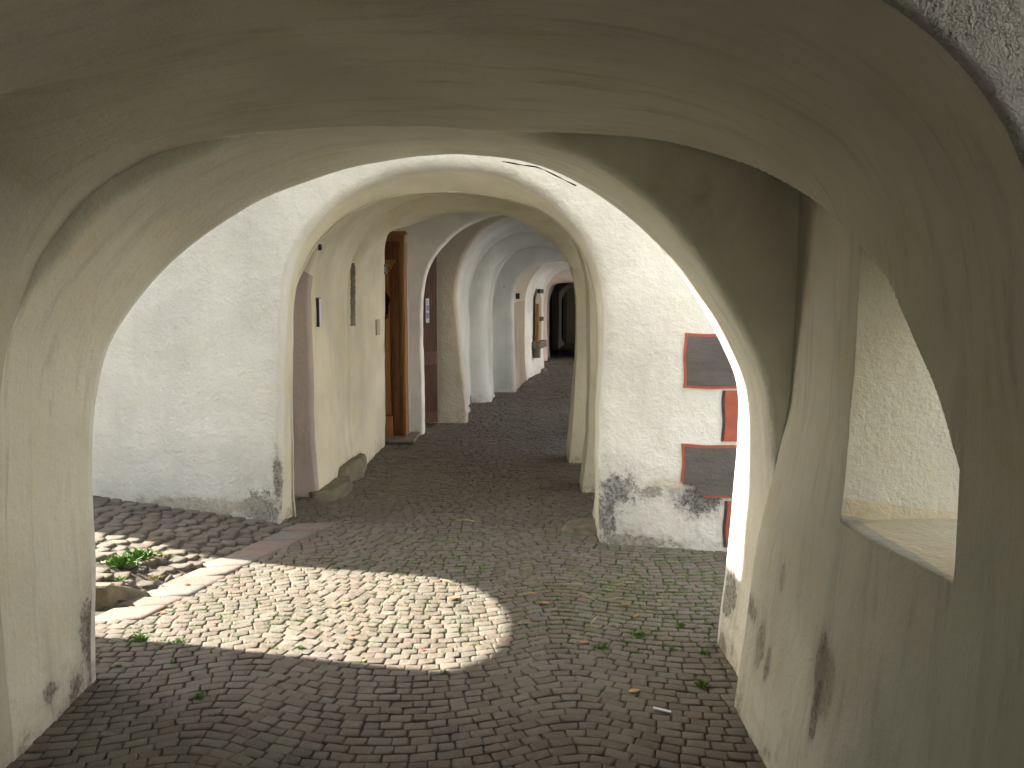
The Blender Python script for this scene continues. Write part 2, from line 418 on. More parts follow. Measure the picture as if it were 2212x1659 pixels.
BACK = arch(-1.95, 1.35, 1.9, 2.75, 2.6)
cx1 = -.36
Rw = interp([1.5, 2.4, 3.2], [1.03, 1.0, 1.085])
Rh = interp([1.845, 1.85, 1.865, 1.89, 1.93, 1.98, 2.05, 2.2, 2.38, 2.52, 2.65, 2.8, 2.95, 3.1, 3.3], [1.205, 1.215, 1.24, 1.28, 1.345, 1.41, 1.49, 1.66, 1.80, 1.895, 1.965, 2.07, 2.15, 2.195, 2.225])
Lh = interp([1.5, 1.7, 1.85, 2.0, 2.15, 2.3, 2.5, 2.65, 2.8, 2.9], [.9, 1.55, 1.88, 2.05, 2.145, 2.145, 2.12, 2.1, 2.08, 2.06])
Lw = interp([1.5, 2.7], [-1.76, -1.765])
MRx = interp([0, .4, .9, 1.2, 1.49, 3], [.885, .93, .975, 1.0, 1.005, 1.005])
def vR(Y0, k, cx):
    Y = Y0 + k * 1.02
    if Y < 1.845 or Y > 3.3: return np.zeros(NTH)
    h = Rh(Y); out = np.zeros(NTH); dmax = Rw(Y) + .006 - 1.005
    for j in range(NTH):
        if CT[j] < .05: continue
        z = Z0
        for _ in range(6):
            q = min(1, max(0, (z - .55) / .75)); X = MRx(z) + dmax * q * q * (3 - 2 * q)
            t = (X - cx) / CT[j]; z = Z0 + t * ST[j]
        if ST[j] > 1e-6: t = min(t, (h - Z0) / ST[j]) if h > Z0 else 0
        if z < .05: t = 0
        out[j] = t
    return out
WX = 1.45
vW = niche(1, 1.848, 2.40, WX, .95, lambda Y: Rh(Y))
def vSill(Y0, k, cx):                                  # sloping sill is a slightly lower slot
    return niche(1, 1.848, 2.40, WX, .95, lambda Y: 1.2001)(Y0, k, cx)
vL = niche(-1, 1.5, 3.0, Lw, .9, Lh)
vB = niche(1, .30, 1.45, 1.62, .9, lambda Y: 2.45)
T1 = Tube()
T1.loft((-3.2, 0, arch(-1.35, .7, 1.6, 2.3), cx1), (-3.2, 0, BACK, cx1), 8, ('near', 'back'), first=True)
T1.loft((-3.2, 0, BACK, cx1), (0.28, 0, BACK, cx1), 24, ('near', 'entry'))
T1.loft((.295, 0, BACK, cx1), (.305, 0, BACK, cx1), 1, ('near', 'entry'), voids=[vB], first=True)
T1.loft((.305, 0, BACK, cx1), (1.445, 0, BACK, cx1), 24, ('near', 'entry'), voids=[vB])
T1.loft((1.445, 0, BACK, cx1), (1.455, 0, BACK, cx1), 1, ('near', 'entry'), voids=[vB])
T1.loft((1.455, 0, BACK, cx1), (1.5, 0, BACK, cx1), 14, ('near', 'entry'))
A = T1.rings[-1]; B = T1.pts(1.5, 0, Mfront, cx1)
T1.step_in(A, B, ('near', 'front'), nf=18, nr=6, rho=.02)
ZB = (1.57, 0, Mprof, cx1)
K1 = KF; rows = [(1.57, 0)]
bay_end = (2.99, KF, Mprof, cx1)
n_ = 96
# denser rings where openings start and stop
ts = sorted(set(np.linspace(0, 1, n_).round(5).tolist()))
def bayspec(t):
    return (1.57 + (2.99 - 1.57) * t, KF * max(0, (t - .62) / .38))
rAf = rpoly(P1f, cx1) + .006; dgr = np.degrees(TH); WTOP = np.clip((dgr - 52) / 22, 0, 1) * np.clip((134 - dgr) / 22, 0, 1)
rM = rpoly(Mprof, cx1); rMf = rpoly(Mfront, cx1)
tl = list(ts) + [((Yq - 1.57) / (2.99 - 1.57)) for Yq in np.linspace(1.8, 2.14, 110)]
for Yc in (1.848, 2.40, 1.845):
    t = (Yc - 1.57) / (2.99 - 1.57)
    kk = bayspec(t)[1]; t2 = t
    for _ in range(6):
        t2 = (Yc - bayspec(t2)[1] * (WX if Yc != 1.845 else 1.02) - 1.57) / (2.99 - 1.57)
    tl += [t2 - .0012, t2 + .0012]
for t in sorted(x for x in tl if x > 0 and x <= 1):
    Y0, k = bayspec(t); q_ = min(1, max(0, (Y0 - 1.57) / .75)); q_ = q_ * q_ * (3 - 2 * q_); r = rMf + (rM - rMf) * q_
    wt_ = min(1, max(0, (Y0 - 2.2) / .75)); wt_ = wt_ * wt_ * (3 - 2 * wt_)
    r = r + (rAf - r) * wt_ * WTOP
    for v in (vR, vW, vSill): r = np.maximum(r, v(Y0, k, cx1))
    rl = vL(Y0, k, cx1); ks = .11
    sm = .5 * (r + rl + np.sqrt((r - rl) ** 2 + ks ** 2)) - .5 * ks * ks / np.sqrt((r - rl) ** 2 + ks ** 2) * .5
    fd = min(1, max(0, (2.72 - (Y0 - k * 1.5)) / .6)); fd = fd * fd * (3 - 2 * fd)
    r = np.where((rl > 0) & (rl > r - .25), r + (np.maximum(sm, r) - r) * fd, r)
    x = cx1 + r * CT; z = Z0 + r * ST
    T1.put(np.stack([x, Y0 + k * x, z], 1), ('near', 'bay'))
A = T1.rings[-1]; B = T1.pts(2.99, KF, P1f, cx1)
L_ = np.linalg.norm(A - [0, 0, 0], axis=1)
T1.step_in(A, B, ('near', 'arch'), nf=6, nr=6, rho=.05)
T1.loft((3.04, KF, P1f, cx1), (3.56, .145, P1r, cx1), 24, ('near', 'arch'))
RECT1 = [(-6, 0), (-6, 7.2), (1.62, 7.2), (1.62, 0)]
A = T1.pts(3.643, .143, P1r, cx1); B = T1.pts(3.643, .143, RECT1, cx1)
T1.step_out(A, B, ('near', 'rear'), nf=34, nr=8, rho=.07)
_V = np.array(T1.rings); _i0 = T1.tags.index(('near', 'bay')) + 2; _i1 = len(_V) - 46
_w = (np.clip((dgr - 64) / 14, 0, 1) * np.clip((126 - dgr) / 14, 0, 1))[None, :, None] * .5
for _ in range(60): _V[_i0 + 1:_i1 - 1] += _w * ((_V[_i0:_i1 - 2] + _V[_i0 + 2:_i1]) / 2 - _V[_i0 + 1:_i1 - 1])
T1.rings = list(_V)
T1.finish(.007)
def cut1(q):
    xm = q[:, 0].min()
    return (xm > 1.60 and q[:, 1].max() < 3.2) or (xm > 1.435 and 1.8 < q[:, 1].min() and q[:, 1].max() < 2.41)
def cls1(tg, i, j, c):
    h, m_ = tg; th = math.degrees(TH[j])
    if m_ == 'bay':
        if c[0] > 1.03 and c[1] < 2.41 and c[1] > 1.8 and c[2] < .985: return 'window_sill'
        if c[0] > 1.03 and c[1] < 2.43 and c[1] > 1.83: return 'window_reveal'
        if th < 27: return 'street_wall'
        if th > 158: return 'inner_wall'
        return 'vault'
    if m_ in ('entry', 'back'):
        return 'entry_vault' if 25 < th < 155 else ('entry_street_wall' if th < 25 else 'entry_inner_wall')
    return {'front': 'front_face', 'arch': 'archway', 'rear': 'rear_wall'}[m_]
res = T1.build(cls1, cut1)
H1 = root('arcade_house', 'nearest arcade house: dim cream vault overhead, its broad arch framing the view', 'house', (-.4, 2.4, 0), 'plastered houses along the arcade')
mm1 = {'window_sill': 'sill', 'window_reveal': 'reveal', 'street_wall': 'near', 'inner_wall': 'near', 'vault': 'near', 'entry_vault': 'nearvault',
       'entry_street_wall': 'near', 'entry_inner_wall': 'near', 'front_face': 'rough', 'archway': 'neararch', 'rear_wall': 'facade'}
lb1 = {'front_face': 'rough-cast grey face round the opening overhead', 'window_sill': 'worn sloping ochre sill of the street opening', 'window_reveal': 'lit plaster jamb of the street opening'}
def build_parts(res, house, mm, lb):
    out = {}
    for key, (v, f, n, uv_) in res.items():
        nm = key if isinstance(key, str) else key
        out[key] = mesh(nm.split('/')[-1], v, f, M[mm[key]], house, smooth=True, normals=n, label=lb.get(key), uv=uv_)
    return out
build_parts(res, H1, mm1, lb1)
# street side of the near house, above and around its openings, and its upper floors
mb = MB()
for (a, b, c, d) in [(-3.3, .30, 0, 2.7), (.30, 1.45, 0, .9), (.30, 1.45, 2.45, 2.7), (1.45, 1.6, 0, 2.7), (1.6, 2.95, 0, .8), (1.6, 2.95, 2.25, 2.7), (2.95, 3.85, 0, 2.7)]:
    mb.box(1.625, 1.68, a, b, c, d)
mb.build('street_facade', M['facade'], H1)
mb = MB(); mb.box(-6, 1.68, -3.3, 2.7, 2.85, 7.15); mb.box(-6, -2.12, -3.3, 2.6, -.1, 2.849); mb.build('upper_storey', M['facade'], H1)

set_theta(np.linspace(-74, 254, 460))
# ------------------------------------------------------------ the arcade beyond the lane
A2o = [(603, 1140), (607, 950), (612, 760), (618, 640), (640, 555), (680, 487), (740, 430), (830, 385), (900, 368), (965, 362), (1060, 370), (1120, 392), (1185, 432), (1250, 500), (1290, 580), (1306, 680), (1300, 850), (1297, 1000), (1296, 1172)]
A2i = [(640, 1120), (634, 1000), (634, 800), (638, 650), (655, 590), (714, 500), (799, 444), (868, 424), (960, 418), (1073, 429), (1175, 463), (1244, 528), (1278, 620), (1288, 750), (1286, 1000), (1286, 1120)]
PA = catmull(prof(A2o, 5.42, -.19)); PB = catmull(prof(A2i, 5.70, -.17))
PA[:, 1] = np.maximum(PA[:, 1], 0)
RECT2 = [(-6, 0), (-6, 7.4), (1.78, 7.4), (1.78, 0)]
c2 = -.5
def bp(Y, xl, xr, zs, zc, n=2.2, **k): return (Y, 0, arch(xl, xr, zs, zc, n, **k), (xl + xr) / 2)
PC0 = (7.6, 0, arch(-1.49, .62, 1.5, 2.42, 2.3), -.45)
PC1 = (9.05, 0, catmull(prof([(832, 958), (832, 800), (832, 620), (836, 512), (881, 489), (936, 470), (991, 459), (1090, 466), (1141, 489), (1205, 540), (1234, 600), (1238, 720), (1230, 800), (1214, 950)], 9.05, 0)), -.4)
T2 = Tube(); tg = ('a', 'facade')
A = T2.pts(5.42, -.19, RECT2, c2); B = T2.pts(5.42, -.19, PA, c2)
T2.put(A, tg)
T2.step_in(A, B, tg, nf=60, nr=8, rho=.07, p=.8)
hs = {}
# right-hand street openings of house a
def opening(Ya, Yb, xout, zs=1.5, zc=2.1, n=2.4): return niche(1, Ya, Yb, xout, -.2, archh(Ya, Yb, zs, zc, n))
Vs = []
OPEN = []
def addopen(Ya, Yb, xout, zs=1.5, zc=2.15):
    Vs.append(opening(Ya, Yb, xout, zs, zc)); OPEN.append((Ya, Yb, xout)); return [Ya - .004, Ya + .004, Yb - .004, Yb + .004]
edges = []
edges += addopen(5.98, 6.82, 1.80, 1.8, 2.4); edges += addopen(7.20, 8.02, 1.80, 1.8, 2.4)
edges += addopen(8.48, 9.73, 1.25, 2.0, 2.55); edges += addopen(9.98, 10.74, 1.4, 1.9, 2.4); edges += addopen(11.1, 12.85, 1.75, 1.9, 2.4); edges += addopen(13.45, 14.35, 2.1, 1.9, 2.35)
edges += addopen(14.95, 16.5, 2.75, 1.9, 2.35); edges += addopen(17.0, 18.8, 3.1, 1.9, 2.35); edges += addopen(19.4, 21.8, 3.6, 1.9, 2.35); edges += addopen(29.5, 31.6, 5.4, 1.5, 2.0)
def cells(Ya, Yb, n):
    ys = list(np.linspace(Ya, Yb, n + 1)) + [e for e in edges if Ya < e < Yb]
    return sorted(ys)
def loftc(s0, s1, n, tg, voids, ease=False, first=False):
    (Ya, ka, pa, ca), (Yb, kb, pb, cb) = s0, s1
    ra, rb = rpoly(pa, ca), rpoly(pb, cb)
    ys = cells(Ya, Yb, n)
    for i, Y in enumerate(ys):
        if i == 0 and not first: continue
        t = (Y - Ya) / (Yb - Ya); w = t * t * (3 - 2 * t) if ease else t
        k = ka + (kb - ka) * t; cx = ca + (cb - ca) * t; r = ra + (rb - ra) * w
        for v in voids: r = np.maximum(r, v(Y, k, cx))
        x = cx + r * CT; z = Z0 + r * ST
        T2.put(np.stack([x, Y + k * x, z], 1), tg)
T2.loft((5.49, -.19, PA, c2), (5.70, -.17, PB, c2), 9, ('a', 'arch'))
# recess with the mauve face behind the first arch
B1 = (5.80, -.10, arch(-1.95, .66, 1.5, 2.53, 2.5), -.5)
T2.step_out(T2.pts(5.70, -.17, PB, c2), T2.pts(5.72, -.17, B1[2], c2), ('a', 'arch'), nf=3, nr=4, rho=.04)
loftc((5.74, -.17, B1[2], c2), (6.46, 0, arch(-1.95, .66, 1.5, 2.55, 2.5), -.5), 12, ('a', 'niche'), Vs)
B2 = arch(-1.585, .64, 1.5, 2.54, 2.4)
T2.step_in(T2.rings[-1], T2.pts(6.47, 0, B2, -.5, Vs), ('a', 'niche'), nf=5, nr=4, rho=.04)
loftc((6.51, 0, B2, -.5), (7.56, 0, arch(-1.52, .66, 1.55, 2.56, 2.4), -.45), 26, ('a', 'bay'), Vs)
T2.step_in(T2.rings[-1], T2.pts(7.58, 0, PC0[2], -.45, Vs), ('a', 'bay2'), nf=3, nr=4, rho=.05)
loftc((7.63, 0, PC0[2], -.45), PC1, 30, ('a', 'bay2'), Vs)
# --- house b: white arch, pine portal, slatted door, buttress
bayb = arch(-1.62, .95, 1.7, 2.85, 2.3)
T2.step_out(T2.pts(9.05, 0, PC1[2], -.4, Vs), T2.pts(9.09, 0, bayb, -.4, Vs), ('b', 'bay'), nf=3, nr=4, rho=.04)
loftc((9.09, 0, bayb, -.4), (9.74, 0, bayb, -.35), 10, ('b', 'bay'), Vs)
Dp = [(914, 938), (912, 800), (910, 680), (914, 615), (925, 575), (950, 536), (990, 498), (1040, 473), (1090, 461), (1150, 465), (1200, 490), (1240, 560), (1250, 700), (1250, 900)]
PD = catmull(prof(Dp, 9.76, 0))
T2.step_in(T2.rings[-1], T2.pts(9.76, 0, PD, -.3, Vs), ('b', 'arch'), nf=6, nr=5, rho=.03)
loftc((9.79, 0, PD, -.3), (9.98, 0, PD, -.3), 3, ('b', 'arch'), Vs)
bayb2 = arch(-1.34, 1.0, 1.7, 2.85, 2.3)
T2.step_out(T2.rings[-1], T2.pts(10.0, 0, bayb2, -.3, Vs), ('b', 'arch'), nf=3, nr=3, rho=.03)
loftc((10.0, 0, bayb2, -.3), (10.72, 0, bayb2, -.25), 9, ('b', 'bay2'), Vs)
Ep = [(1011, 908), (1006, 850), (998, 770), (990, 690), (986, 640), (989, 605), (997, 573), (1012, 538), (1041, 500), (1074, 478), (1110, 466), (1170, 458), (1215, 475), (1245, 540), (1250, 700), (1250, 900)]
PE = catmull(prof(Ep, 10.85, 0))
T2.step_in(T2.rings[-1], T2.pts(10.76, 0, PE, -.2, Vs), ('b', 'buttress'), nf=7, nr=5, rho=.06)
loftc((10.82, 0, PE, -.2), (10.98, 0, PE, -.15), 3, ('b', 'buttress'), Vs)
# --- house c: pale grey
bc = arch(-.74, 1.15, 1.5, 2.72, 2.2)
T2.step_out(T2.rings[-1], T2.pts(11.0, 0, bc, -.1, Vs), ('c', 'bay'), nf=3, nr=3, rho=.03)
bc2 = arch(-.68, 1.3, 1.5, 2.66, 2.2)
loftc((11.0, 0, bc, -.1), (12.95, 0, bc2, .2), 24, ('c', 'bay'), Vs)
Fp = [(1062, 860), (1054, 797), (1052, 674), (1058, 615), (1068, 580), (1090, 553), (1118, 537), (1162, 527), (1200, 533), (1240, 560), (1262, 620), (1270, 700), (1270, 850)]
PF = catmull(prof(Fp, 13.0, 0))
T2.step_in(T2.rings[-1], T2.pts(12.98, 0, PF, .25, Vs), ('c', 'arch'), nf=6, nr=5, rho=.2)
loftc((13.18, 0, PF, .3), (13.6, 0, PF, .35), 4, ('c', 'arch'), Vs)
bg = arch(-.34, 1.6, 1.5, 2.6, 2.2)
T2.step_out(T2.rings[-1], T2.pts(13.62, 0, bg, .35, Vs), ('c', 'arch'), nf=3, nr=3, rho=.05)
loftc((13.62, 0, bg, .35), (14.36, 0, bg, .5), 8, ('c', 'bay2'), Vs)
Gp = [(1115, 842), (1112, 760), (1110, 660), (1112, 628), (1122, 606), (1140, 588), (1162, 574), (1195, 563), (1230, 563), (1265, 590), (1280, 650), (1285, 700), (1285, 820)]
PG = catmull(prof(Gp, 14.5, 0))
T2.step_in(T2.rings[-1], T2.pts(14.4, 0, PG, .6, Vs), ('c', 'arch2'), nf=6, nr=5, rho=.1)
loftc((14.5, 0, PG, .6), (14.9, 0, PG, .65), 4, ('c', 'arch2'), Vs)
# --- house d: brown recess then white wall with the niche window
bd = arch(.06, 2.0, 1.5, 2.5, 2.2)
T2.step_out(T2.rings[-1], T2.pts(14.92, 0, bd, .7, Vs), ('d', 'brown'), nf=3, nr=3, rho=.04)
bd2 = arch(.26, 2.2, 1.5, 2.5, 2.2)
loftc((14.92, 0, bd, .7), (16.55, 0, bd2, 1.0), 18, ('d', 'brown'), Vs)
Ip = [(1140, 818), (1139, 740), (1139, 650), (1141, 622), (1147, 606), (1160, 592), (1180, 582), (1225, 577), (1260, 584), (1290, 610), (1300, 660), (1300, 800)]
PI_ = catmull(prof(Ip, 16.8, 0))
T2.step_in(T2.rings[-1], T2.pts(16.58, 0, PI_, 1.1, Vs), ('d', 'arch'), nf=5, nr=4, rho=.08)
loftc((16.66, 0, PI_, 1.1), (16.9, 0, PI_, 1.1), 3, ('d', 'arch'), Vs)
be = arch(.72, 2.7, 1.5, 2.5, 2.2)
loftc((16.9, 0, PI_, 1.1), (18.9, 0, be, 1.6), 20, ('d', 'bay'), Vs)
be2 = arch(.80, 3.0, 1.5, 2.5, 2.2)
loftc((18.9, 0, be, 1.6), (21.9, 0, be2, 1.7), 16, ('d', 'bay'), Vs)
# --- house e: pink arch and the dark passage
Jp = [(1181, 752), (1180, 700), (1180, 652), (1183, 630), (1190, 618), (1205, 612), (1225, 610), (1255, 614), (1280, 640), (1285, 700), (1285, 752)]
PJ = catmull(prof(Jp, 23, 0))
T2.step_in(T2.rings[-1], T2.pts(22.0, 0, PJ, 1.9, Vs), ('e', 'arch'), nf=5, nr=6, rho=.3)
loftc((22.3, 0, PJ, 1.9), (23.2, 0, PJ, 1.9), 4, ('e', 'arch'), Vs)
bf = arch(1.05, 3.6, 1.5, 2.5, 2.2)
T2.step_out(T2.rings[-1], T2.pts(23.25, 0, bf, 2.0, Vs), ('e', 'bay'), nf=3, nr=3, rho=.05)
loftc((23.25, 0, bf, 2.0), (27.2, 0, bf, 2.1), 12, ('e', 'bay'), Vs)
bg1 = arch(1.50, 3.6, 1.5, 2.3, 2.2)
T2.step_in(T2.rings[-1], T2.pts(27.25, 0, bg1, 2.3, Vs), ('e', 'bay'), nf=4, nr=3, rho=.05)
loftc((27.3, 0, bg1, 2.3), (29.2, 0, arch(1.75, 4.2, 1.5, 2.35, 2.2), 2.6), 8, ('e', 'bay'), Vs)
loftc((29.2, 0, arch(1.75, 4.2, 1.5, 2.35, 2.2), 2.6), (32.8, 0, arch(2.0, 4.6, 1.5, 2.35, 2.2), 3.2), 12, ('e', 'bay'), Vs)
ENDR = T2.rings[-1]; cE = np.array([3.2, 32.8, 1.2])
for q in (.6, .3, .02): T2.put(cE + (ENDR - cE) * q, ('e', 'end'))
T2.finish(.010)
def cut2(q):
    if q[:, 1].min() < 5.75: return False
    for (a, b, xo) in OPEN:
        if q[:, 1].min() > a - .02 and q[:, 1].max() < b + .02 and q[:, 0].min() > xo - .03 and q[:, 2].max() < 2.66: return True
    return False
def cls2(tg, i, j, c):
    h, m_ = tg; th = math.degrees(TH[j])
    side = 'r' if th < 28 else ('l' if th > 150 else 't')
    if m_ in ('facade', 'end'): return h + '/' + {'facade': 'facade', 'end': 'end_wall'}[m_]
    if m_ == 'arch': return h + '/archway'
    if m_ == 'arch2': return h + '2/archway'
    if m_ == 'buttress': return h + '/buttress_arch'
    if m_ == 'niche': return h + '/' + {'r': 'street_pier', 'l': 'doorway_recess', 't': 'vault'}[side]
    if m_ == 'brown': return h + '/' + {'r': 'street_pier', 'l': 'inner_wall', 't': 'vault'}[side]
    if side == 'r' and m_ not in ('brown', 'niche'):
        return h + str(sum(1 for a_, b_, x_ in OPEN if (a_ + b_) / 2 < c[1])) + 'p/street_pier'
    q = '2' if m_ == 'bay2' else ('3' if (h, m_) == ('d', 'bay') else '')
    return h + q + '/' + {'r': 'street_pier', 'l': 'inner_wall', 't': 'vault'}[side]
res = T2.build(cls2, cut2)
G_ = 'plastered houses along the arcade'
HS = {'a': root('arcade_house', 'white house across the lane with grey and red painted corner blocks beside its arch', 'house', (-.5, 5.5, 0), G_),
      'b': root('arcade_house', 'house with bright white rib, pine portal, slatted door and buff buttress', 'house', (-.4, 9.1, 0), G_),
      'c': root('arcade_house', 'pale blue-grey arcade house with rounded ribs just past the buff buttress', 'house', (0, 11, 0), G_),
      'd': root('arcade_house', 'arcade house with brown recess and white wall holding a small niche window', 'house', (.7, 15, 0), G_),
      'e': root('arcade_house', 'farthest arcade house, its pale pink arch opening on a dark passage', 'house', (2, 22, 0), G_)}
def mat2(key):
    h = key[0]; nm = key.split('/')[1]
    if nm == 'facade': return 'facade'
    if nm == 'doorway_recess': return 'mauve'
    if h == 'a': return 'cream'
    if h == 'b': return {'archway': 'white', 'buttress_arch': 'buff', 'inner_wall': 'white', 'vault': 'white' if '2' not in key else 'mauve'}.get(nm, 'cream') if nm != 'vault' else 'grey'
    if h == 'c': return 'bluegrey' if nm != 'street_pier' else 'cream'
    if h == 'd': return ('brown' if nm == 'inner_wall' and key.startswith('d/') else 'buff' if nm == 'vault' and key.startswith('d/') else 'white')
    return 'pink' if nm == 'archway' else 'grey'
labs = {'a/doorway_recess': 'mauve rendered doorway recess behind the first arch', 'b/buttress_arch': 'buff buttress with a flared foot', 'b/archway': 'bright white rib', 'd/inner_wall': 'brown unpainted render'}
pl2 = {}
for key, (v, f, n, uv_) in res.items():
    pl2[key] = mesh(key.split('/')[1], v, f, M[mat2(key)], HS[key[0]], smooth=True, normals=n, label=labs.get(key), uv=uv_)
HA = HS['a']
MB().box(-6, 1.84, 6.3, 8.4, 2.95, 7.3).box(-6, 1.2, 8.4, 9.0, 2.95, 7.3).box(-6, -2.1, 6.9, 9.0, -.1, 2.948).build('upper_storey', M['facade'], HA)
for h, a, b, c, d, z, xw_ in (('b', -5, 1.3, 9.02, 10.95, 5.0, -1.75), ('c', -5, 1.7, 10.97, 14.9, 5.2, -1.3), ('d', -4, 2.9, 14.92, 21.9, 5.0, -.4), ('e', -4, 5.5, 21.92, 34, 7, .3)):
    MB().box(a, b, c, d, 2.95, z).box(a, xw_, c, d, -.1, 2.948).build('upper_storey', M['facade'], HS[h])
# street side of house a: the wall with two openings
mb = MB()
for (a, b, c, d) in [(5.11, 5.98, 0, 2.95), (5.98, 6.82, 2.4, 2.95), (6.82, 7.2, 0, 2.95), (7.2, 8.02, 2.4, 2.95), (8.02, 8.45, 0, 2.95)]:
    mb.box(1.785, 1.84, a, b, c, d)
mb.build('street_facade', M['facade'], HA)

pts = []
for i in range(26):
    t = i / 25; px, py = 1085 + (1245 - 1085) * t, 0
    py = float(np.interp(px, [1050, 1105, 1160, 1210, 1260], [342, 349, 360, 381, 406])) + 2.0 + 1.2 * math.sin(t * 9)
    pts.append(at(px, py, 3.665, .143))
cb = MB().tube(pts, [.0012 + .0022 * abs(math.sin(i * .45)) for i in range(26)], 6).build('cable', M['iron'], None, smooth=True)
tag(cb, 'thin dark cable running along the far edge of the near arch, right of its top', 'cable')
# painted corner blocks
def on_face(px, py, off): 
    p = at(px, py, 5.42, -.19); return (p[0] - .187 * off, p[1] - .98 * off, p[2])
def block(px0, px1, py0, py1, kind, peelz=False):
    tl = on_face(px0, py0, 0); br = on_face(px1, py1, 0)
    x0, x1, z1, z0 = tl[0], br[0], tl[2], br[2]
    def rect(x0, x1, z0, z1, off, th):
        pts = [(x, 5.42 - .19 * x - off, z) for x, z in ((x0, z0), (x1, z0), (x1, z1), (x0, z1))]
        N = 44; vs = []; 
        # subdivided front so the paint follows the wobble of the wall
        for a in range(N + 1):
            for b in range(N + 1):
                x = x0 + (x1 - x0) * a / N; z = z0 + (z1 - z0) * b / N
                v = Vector((x, 5.42 - .19 * x, z)); am = .010
                w = noise.noise_vector(v * 1.7) * am * 1.3 + noise.noise_vector(v * 5.5 + Vector((9, 3, 1))) * am * .5 + noise.noise_vector(v * 14) * am * .14
                vs.append((x + .004 * math.sin(z * 23 + x0), 5.42 - .19 * x + w[1] - .19 * 0 - off, z + .003 * math.sin(x * 19)))
        n = len(vs); vs += [(a, b + th, c) for a, b, c in vs]; f = []
        for a in range(N):
            for b in range(N):
                i = a * (N + 1) + b; f.append((i, i + N + 1, i + N + 2, i + 1)); f.append((n + i, n + i + 1, n + i + N + 2, n + i + N + 1))
        for a in range(N):
            i = a * (N + 1); j = i + N + 1; f.append((i, n + i, n + j, j)); i += N; j += N; f.append((i, j, n + j, n + i))
            i = a; j = a + 1; f.append((i, j, n + j, n + i)); i = N * (N + 1) + a; j = i + 1; f.append((i, n + i, n + j, j))
        return vs, f
    bw = .017
    def peel(vs, f):
        if not (peelz and kind == 'grey'): return vs, f
        g = []
        for q in f:
            x = sum(vs[i][0] for i in q) / len(q); z = sum(vs[i][2] for i in q) / len(q)
            t_ = (x - px_(1473)) / (px_(1560) - px_(1473)); lim = pz_(1035) + (pz_(1092) - pz_(1035)) * max(0, t_) ** .8 + .05 * noise.noise(Vector((x * 14, z * 14, 2))) + .02 * noise.noise(Vector((x * 50, z * 50, 5)))
            if z > lim: g.append(q)
        return vs, g
    px_ = lambda p: on_face(p, 1050, 0)[0]
    pz_ = lambda p: on_face(1510, p, 0)[2]
    frame = 'redpaint' if kind == 'grey' else 'darkline'; fill = 'greypaint' if kind == 'grey' else 'redpaint'
    v, f = rect(x0, x1, z0, z1, .010, .012)
    v, f = peel(v, f)
    o = mesh('painted_quoin', v, f, M[frame], HA, smooth=False, label=('dark grey painted block outlined in red' if kind == 'grey' else 'red painted block edged in black'))
    v, f = rect(x0 + bw, x1 - (bw if kind == 'grey' else 0), z0 + (bw if kind == 'grey' else 0), z1 - (bw if kind == 'grey' else .0), .0135, .012)
    v, f = peel(v, f)
    i = mesh('block_fill', v, f, M[fill], None, smooth=False); i.parent = o; 
    i.matrix_parent_inverse = (o.matrix_parent_inverse @ o.matrix_basis).inverted() if False else i.matrix_parent_inverse
    i.matrix_parent_inverse = __import__('mathutils').Matrix.Identity(4)
    return o
XR = 1680
block(1478, XR, 720, 842, 'grey'); block(1561, XR, 844, 957, 'red'); block(1473, XR, 959, 1080, 'grey', True); block(1563, XR, 1082, 1188, 'red')
block(1563, XR, 606, 718, 'red'); block(1480, XR, 480, 604, 'grey'); block(1565, XR, 370, 478, 'red')

# ------------------------------------------------------------ fittings on the inner wall
def slab_px(px0, px1, py0, py1, Y, th, name, mat, parent=None, **k):
    a = at(px0, py1, Y); b = at(px1, py0, Y)
    return MB().box(a[0], b[0], Y, Y + th, a[2], b[2]).build(name, M[mat], parent, **k)
# pine portal (leaf stands square to the passage)
Yd = 9.45
door = None
HB = HS['b']
a = at(836, 945, Yd); b = at(868, 512, Yd)
dr = mesh('pine_door', *(lambda m: (m.v, m.f))(MB().box(-1.60, b[0], Yd, Yd + .06, 0.02, b[2])), M['pine'], HB, label='pine door with moulded casing', bevel=.004)
def sub(o, par):
    o.parent = par; o.matrix_parent_inverse = __import__('mathutils').Matrix.Identity(4); return o
x1 = b[0]
sub(MB().box(x1 - .005, x1 + .03, Yd - .05, Yd + .08, 0, b[2] + .02).box(x1 - .03, x1 - .012, Yd - .025, Yd, .5, b[2] - .05).build('casing', M['pinepale'], None, bevel=.006), dr)
mb = MB(); mb.box(-1.60, x1 + .06, Yd - .08, Yd + .08, b[2] + .025, b[2] + .06); mb.box(-1.60, x1 + .035, Yd - .055, Yd + .08, b[2] - .005, b[2] + .022); mb.box(-1.60, x1 - .01, Yd - .03, Yd, b[2] - .05, b[2] - .01)
sub(mb.build('cornice', M['pinepale'], None, bevel=.005), dr)
c = at(836, 580, Yd - .1); mb = MB()
for i in range(4): mb.box(-1.60, c[0] + .02 + i * .022, Yd - .05 - i * .02, Yd - .003, c[2] - .04 + i * .035, c[2] - .008 + i * .035)
sub(mb.build('capital', M['pinepale'], None, bevel=.004), dr)
mb = MB(); mb.box(-1.56, c[0] + .01, Yd - .045, Yd - .003, .28, c[2] - .045); mb.box(-1.58, c[0] + .03, Yd - .07, Yd - .003, 0.01, .27)
sub(mb.build('pilaster', M['pinepale'], None, bevel=.006), dr)
mb = MB(); z = .3
for (za, zb) in ((.12, .55), (.62, c[2] - .12), (c[2] + .18, b[2] - .12)):
    if zb - za > .1: mb.box(c[0] + .035, x1 - .045, Yd - .014, Yd - .002, za, zb)
sub(mb.build('panel', M['pine'], None, bevel=.008), dr)
slab_px(870.5, 878, 524, 944, Yd + .12, .3, 'door_reveal', 'mauve', HB)
